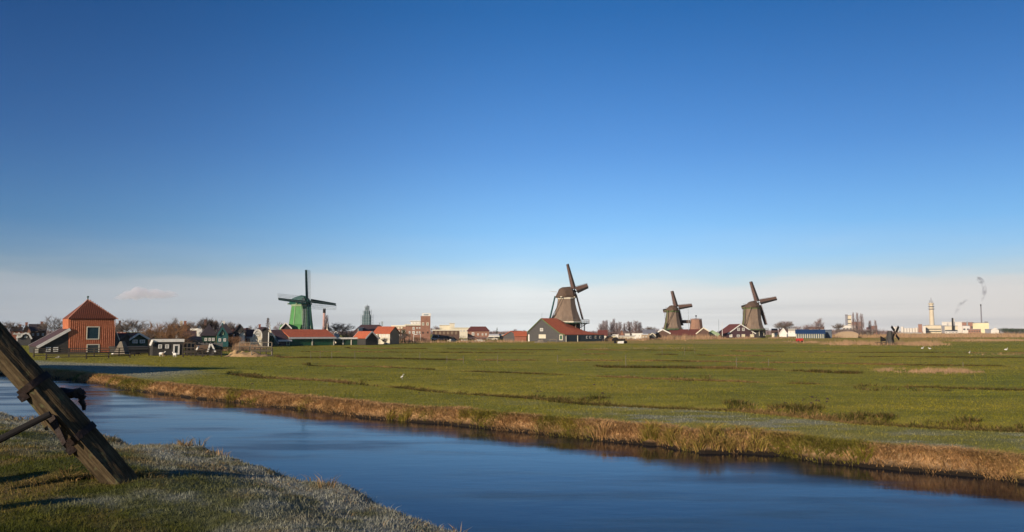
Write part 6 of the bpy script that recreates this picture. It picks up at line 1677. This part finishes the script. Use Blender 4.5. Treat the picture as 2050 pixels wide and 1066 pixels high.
# local frame of the beam: z along the axis, the square section stands on its corner towards the camera
view = (foot + axis * Lp * .5 - Vector((0, 0, EYE))).normalized()
sx_ = axis.cross(view).normalized(); sy_ = axis.cross(sx_).normalized()     # sy_ points roughly to/from the camera
rot = Matrix((sx_, sy_, axis)).transposed()
if rot.determinant() < 0: sx_ = -sx_; rot = Matrix((sx_, sy_, axis)).transposed()
rot = rot @ Matrix.Rotation(math.radians(-9 if True else 0), 3, 'Z')
pole.rotation_euler = rot.to_euler()
camside = -1 if sy_.dot(view) > 0 else 1
upside = 1 if sx_.z > 0 else -1
m = MB(); HW = .180
TOTAL = 5.2
ns_, k_ = 120, 24
rnd = random.Random(5)
for i in range(ns_ + 1):
    z_ = TOTAL * (i / ns_) ** 1.35
    sc_ = 1.0 + .10 * math.exp(-((z_ - 1.35) / .5) ** 2) - .02 * min(z_, 4)
    for k in range(k_):
        a = 2 * math.pi * k / k_
        # superellipse diamond with worn corners; the ridge lies a little below the middle as seen
        cx_, cy_ = math.cos(a), math.sin(a)
        r_ = HW / (abs(cx_) ** 1.12 + abs(cy_) ** 1.12) ** (1 / 1.12) * sc_
        nz = mnoise.noise(Vector((cx_ * 2.2, cy_ * 2.2, z_ * .8))) * .014 + mnoise.noise(Vector((cx_ * 14, cy_ * 14, z_ * .5))) * .012 + mnoise.noise(Vector((cx_ * 6, cy_ * 6, z_ * 7))) * .006
        r_ += nz
        # a long drying crack on the upper camera face
        ux, uy = cx_ * upside, cy_ * camside
        m.v.append((cx_ * r_, cy_ * r_ - camside * .0, z_ - .3))
for i in range(ns_):
    for k in range(k_):
        k2 = (k + 1) % k_; m.f.append((i * k_ + k, i * k_ + k2, (i + 1) * k_ + k2, (i + 1) * k_ + k))
m.f.append(tuple(range(k_))[::-1]); m.f.append(tuple(ns_ * k_ + k for k in range(k_)))
beam = m.build('beam', OAK, pole)
def ax_z(px, py):
    """position along the pole axis nearest to a pixel ray"""
    best = None
    for i in range(0, 400):
        z_ = i * .01
        p = foot + axis * z_
        d = ray(px, py); t = p.y / d.y
        q = Vector((0, 0, EYE)) + d * t
        e = (q - p).length
        if best is None or e < best[0]: best = (e, z_)
    return best[1]
def band(z_, w_, name='iron_band', slant=0.0, off=.02):
    m = MB(); prof_ = []
    for zz_ in (z_ - w_ / 2, z_ + w_ / 2):
        for rr_ in (0, 1):
            pass
    sc_ = 1.0 + .10 * math.exp(-((z_ + .3 - 1.35) / .5) ** 2) - .02 * min(z_ + .3, 4)
    def ring(rad, zz_):
        return [(math.cos(a) * rad / (abs(math.cos(a)) ** 1.2 + abs(math.sin(a)) ** 1.2) ** (1 / 1.2), math.sin(a) * rad / (abs(math.cos(a)) ** 1.2 + abs(math.sin(a)) ** 1.2) ** (1 / 1.2), zz_ + slant * math.cos(a)) for a in [2 * math.pi * k / 24 for k in range(24)]]
    ro = HW * sc_ + off
    m.hexa(ring(ro, z_ - w_ / 2), ring(ro, z_ + w_ / 2))
    return m.build(name, IRON, pole)
zb1 = ax_z(70, 767); zb2 = ax_z(160, 869)
band(zb1, .085); band(zb2, .085)
# iron loops where the bands are clamped on the lower side
for zb in (zb1 - .03, zb2 - .06):
    m = MB()
    x0 = -upside * HW * .62; y0 = camside * HW * .55
    m.box(min(x0, x0 - upside * .1), max(x0, x0 - upside * .1), min(y0, y0 - camside * .3), max(y0, y0 - camside * .3), zb - .07, zb + .02)
    m.build('band_clasp', IRON, pole)
# cracks: thin dark strips let into the upper camera-facing side would be paint; real grooves instead
zr = ax_z(112, 812)
def inv(p): return rot.transposed() @ (Vector(p) - foot)
# handspike through the pole running down to the left
a = at(101, 829, foot.y - .62); b_ = at(-140, 951, foot.y - .95)
m = MB(); m.tube(inv(a), inv(b_), .038, .05, 10); m.build('handspike', BLACKP, pole)
# wedge shaped iron strap behind the handspike
m = MB(); p = [at(88, 826, foot.y - .5), at(108, 832, foot.y - .5), at(132, 886, foot.y - .5), at(125, 893, foot.y - .5)]
q = [v + Vector((0, .02, 0)) for v in p]
m.hexa([inv(v) for v in p], [inv(v) for v in q]); m.build('iron_strap', IRON, pole)
# hook on the upper side
m = MB(); P = [at(120, 783, foot.y + .05), at(143, 789, foot.y), at(160, 785, foot.y - .05), at(165, 792, foot.y - .05), at(162, 801, foot.y - .05), at(168, 812, foot.y - .05), at(168, 822, foot.y - .05)]
R_ = [.05, .06, .055, .05, .035, .028, .02]
for i in range(len(P) - 1): m.tube(inv(P[i]), inv(P[i + 1]), R_[i], R_[i + 1], 8)
c = inv(at(157, 788, foot.y - .03)); m.tube(c - Vector((0, .07, 0)), c + Vector((0, .07, 0)), .06, .06, 12)
m.build('hook', IRON, pole, smooth=False)
# bolt heads and a worn wedge on the lower side
m = MB(); p = [at(60, 846, foot.y - .45), at(83, 852, foot.y - .45), at(97, 862, foot.y - .45), at(92, 866, foot.y - .45)]
m.hexa([inv(at(78, 838, foot.y - .5)), inv(at(90, 840, foot.y - .5)), inv(at(98, 862, foot.y - .5)), inv(at(90, 862, foot.y - .5))], [inv(at(78, 838, foot.y - .42)), inv(at(90, 840, foot.y - .42)), inv(at(98, 862, foot.y - .42)), inv(at(90, 862, foot.y - .42))]); m.build('wooden_wedge', OAK, pole)

# ================================================================== cloud and smoke, as thin volumes
def vol(name, color, density, aniso=0.0):
    m = bpy.data.materials.new(name); m.use_nodes = True
    n = m.node_tree.nodes; n.clear(); o = n.new('ShaderNodeOutputMaterial'); v = n.new('ShaderNodeVolumePrincipled')
    v.inputs['Color'].default_value = (*color, 1); v.inputs['Density'].default_value = density; v.inputs['Anisotropy'].default_value = aniso
    m.node_tree.links.new(v.outputs[0], o.inputs['Volume']); return m
def lofted_vapour(name, label, pts, mat, D, nz=.25, seed=0, seg=18, sub=5):
    """one closed lumpy body lofted along pixel stations (px, py, half height or half width, direction)"""
    V = []; Fc = []
    base = at(pts[0][0], pts[0][1], D); s_ = D / F
    st = []
    for a, b_ in zip(pts[:-1], pts[1:]):
        for i in range(sub):
            t = i / sub; t2 = t * t * (3 - 2 * t); st.append([a[k] * (1 - t2) + b_[k] * t2 for k in range(3)] if True else None)
    st.append(list(pts[-1][:3]))
    n_ = len(st)
    for i, (px_, py_, r) in enumerate(st):
        q = st[min(i + 1, n_ - 1)]; p = st[max(i - 1, 0)]
        tx, tz = q[0] - p[0], -(q[1] - p[1]); L_ = math.hypot(tx, tz) or 1
        nx, nz_ = -tz / L_, tx / L_
        c = at(px_, py_, D)
        endf = min(1, i / 2.0, (n_ - 1 - i) / 2.0) ** .5 if i not in (0, n_ - 1) else .12
        for k in range(seg):
            a = 2 * math.pi * k / seg
            rr_ = r * s_ * endf * (1 + nz * mnoise.fractal(Vector((math.cos(a) * 1.1 + seed, math.sin(a) * 1.1, i * .35)), 1, 2, 3))
            V.append((c.x - base.x + nx * math.cos(a) * rr_, math.sin(a) * rr_ * 1.3, c.z - base.z + nz_ * math.cos(a) * rr_))
    for i in range(n_ - 1):
        for k in range(seg):
            k2 = (k + 1) % seg; Fc.append((i * seg + k, i * seg + k2, (i + 1) * seg + k2, (i + 1) * seg + k))
    Fc.append(tuple(range(seg))[::-1]); Fc.append(tuple((n_ - 1) * seg + k for k in range(seg)))
    me = bpy.data.meshes.new(name); me.from_pydata(V, [], Fc); me.materials.append(mat)
    import bmesh
    bm = bmesh.new(); bm.from_mesh(me); bmesh.ops.recalc_face_normals(bm, faces=bm.faces); bm.to_mesh(me); bm.free()
    o = bpy.data.objects.new(name, me); o.location = base; C.objects.link(o)
    tag(o, label, kind='stuff')
    return o
def noisy_vol(name, color, density, scale, aniso=0.0, lo=.42, hi=.62):
    m = vol(name, color, density, aniso); n, l = m.node_tree.nodes, m.node_tree.links
    v = [x for x in n if x.type == 'PRINCIPLED_VOLUME'][0]
    co = N(n, 'ShaderNodeTexCoord'); t = N(n, 'ShaderNodeTexNoise'); t.inputs['Scale'].default_value = scale; t.inputs['Detail'].default_value = 4
    l.new(co.outputs['Object'], t.inputs['Vector']); r = N(n, 'ShaderNodeMapRange'); r.inputs[1].default_value = lo; r.inputs[2].default_value = hi; r.inputs[3].default_value = 0; r.inputs[4].default_value = density
    l.new(t.outputs[0], r.inputs[0]); l.new(r.outputs[0], v.inputs['Density'])
    m.cycles.volume_step_rate = 1.0
    return m
lofted_vapour('cloud', 'small low cumulus cloud above the village', [(226, 598, 2), (240, 596, 5), (256, 591, 9), (270, 588, 12.5), (284, 588, 12), (296, 589, 9), (312, 589, 10), (330, 590, 8), (346, 590, 6), (360, 592, 2)], vol('cloud_vapour', (.88, .86, .92), .022, -.12), 3000, .45, 2, 22, 4)
lofted_vapour('smoke_plume', 'thin grey smoke rising above the tall factory chimney', [(1966, 607, 1.2), (1967, 597, 2.6), (1970, 586, 4.6), (1971, 577, 4.0), (1968, 569, 4.6), (1963, 562, 5.5), (1956, 556, 5)], noisy_vol('smoke_vapour', (.30, .30, .36), .09, .12), 1540, .5, 3)
lofted_vapour('smoke_plume', 'slanting grey smoke drifting over the cream warehouse', [(1911, 632, 1.2), (1914, 626, 2.4), (1919, 617, 3.6), (1924, 609, 3.6), (1931, 602, 3.2), (1938, 600, 2)], noisy_vol('thin_smoke_vapour', (.32, .31, .36), .07, .12), 1400, .5, 8)
m = MB(); m.box(-6200, 6200, -130, 4700, -3.5, 122)
hz = m.build('haze', vol('thin_winter_haze', (.93, .94, .97), HAZE_DENSITY)); hz['kind'] = 'stuff'; hz['label'] = 'thin winter haze over the polder'

# short mooring posts of the mill, just left of the view; their shadows reach onto the lawn
for i, (x, y_, h_) in enumerate(((-6.7, 6.9, .85), (-7.6, 8.6, .8))):
    m = MB(); m.lathe([(.16, -.3), (.15, h_ * .8), (.13, h_), (.06, h_ + .03)], 10)
    o = m.build('mooring_post', OAK); o.location = (x, y_, float(height(np.array([x]), np.array([y_]))[0])); tag(o, ['short thick mooring post in the grass nearest the camera, left of the leaning pole', 'second mooring post, a step farther along the bank'][i], 'post')

# molehills and clods scattered in the meadow
m = MB(); rnd = random.Random(3)
spots = [(random.uniform(1560, 1660), random.uniform(796, 808)) for _ in range(14)] + [(505, 769), (1095, 770), (1190, 772), (1390, 772)] + [(random.uniform(500, 2040), 700 + 90 * random.random() ** 1.5) for _ in range(60)]
for sx0, sy0 in spots:
    q = PD(sx0, sy0, 0); z0 = float(height(np.array([q[0]]), np.array([q[1]]))[0]); r0 = rnd.uniform(.05, .12); b0 = len(m.v)
    for k in range(7):
        a = k * 6.283 / 7; rr_ = r0 * rnd.uniform(.7, 1.2); m.v.append((q[0] + math.cos(a) * rr_, q[1] + math.sin(a) * rr_, z0 - .03))
    for k in range(7):
        a = k * 6.283 / 7; rr_ = r0 * rnd.uniform(.35, .6); m.v.append((q[0] + math.cos(a) * rr_, q[1] + math.sin(a) * rr_, z0 + r0 * rnd.uniform(.4, .7)))
    for k in range(7):
        k2 = (k + 1) % 7; m.f.append((b0 + k, b0 + k2, b0 + 7 + k2, b0 + 7 + k))
    m.f.append(tuple(b0 + 7 + k for k in range(7)))
o = m.build('molehills', pmat('peat_soil', (.035, .024, .016), (.06, .042, .028), 6, .95, world_co=True)); tag(o, 'dark molehills and clods scattered over the meadow', kind='stuff')
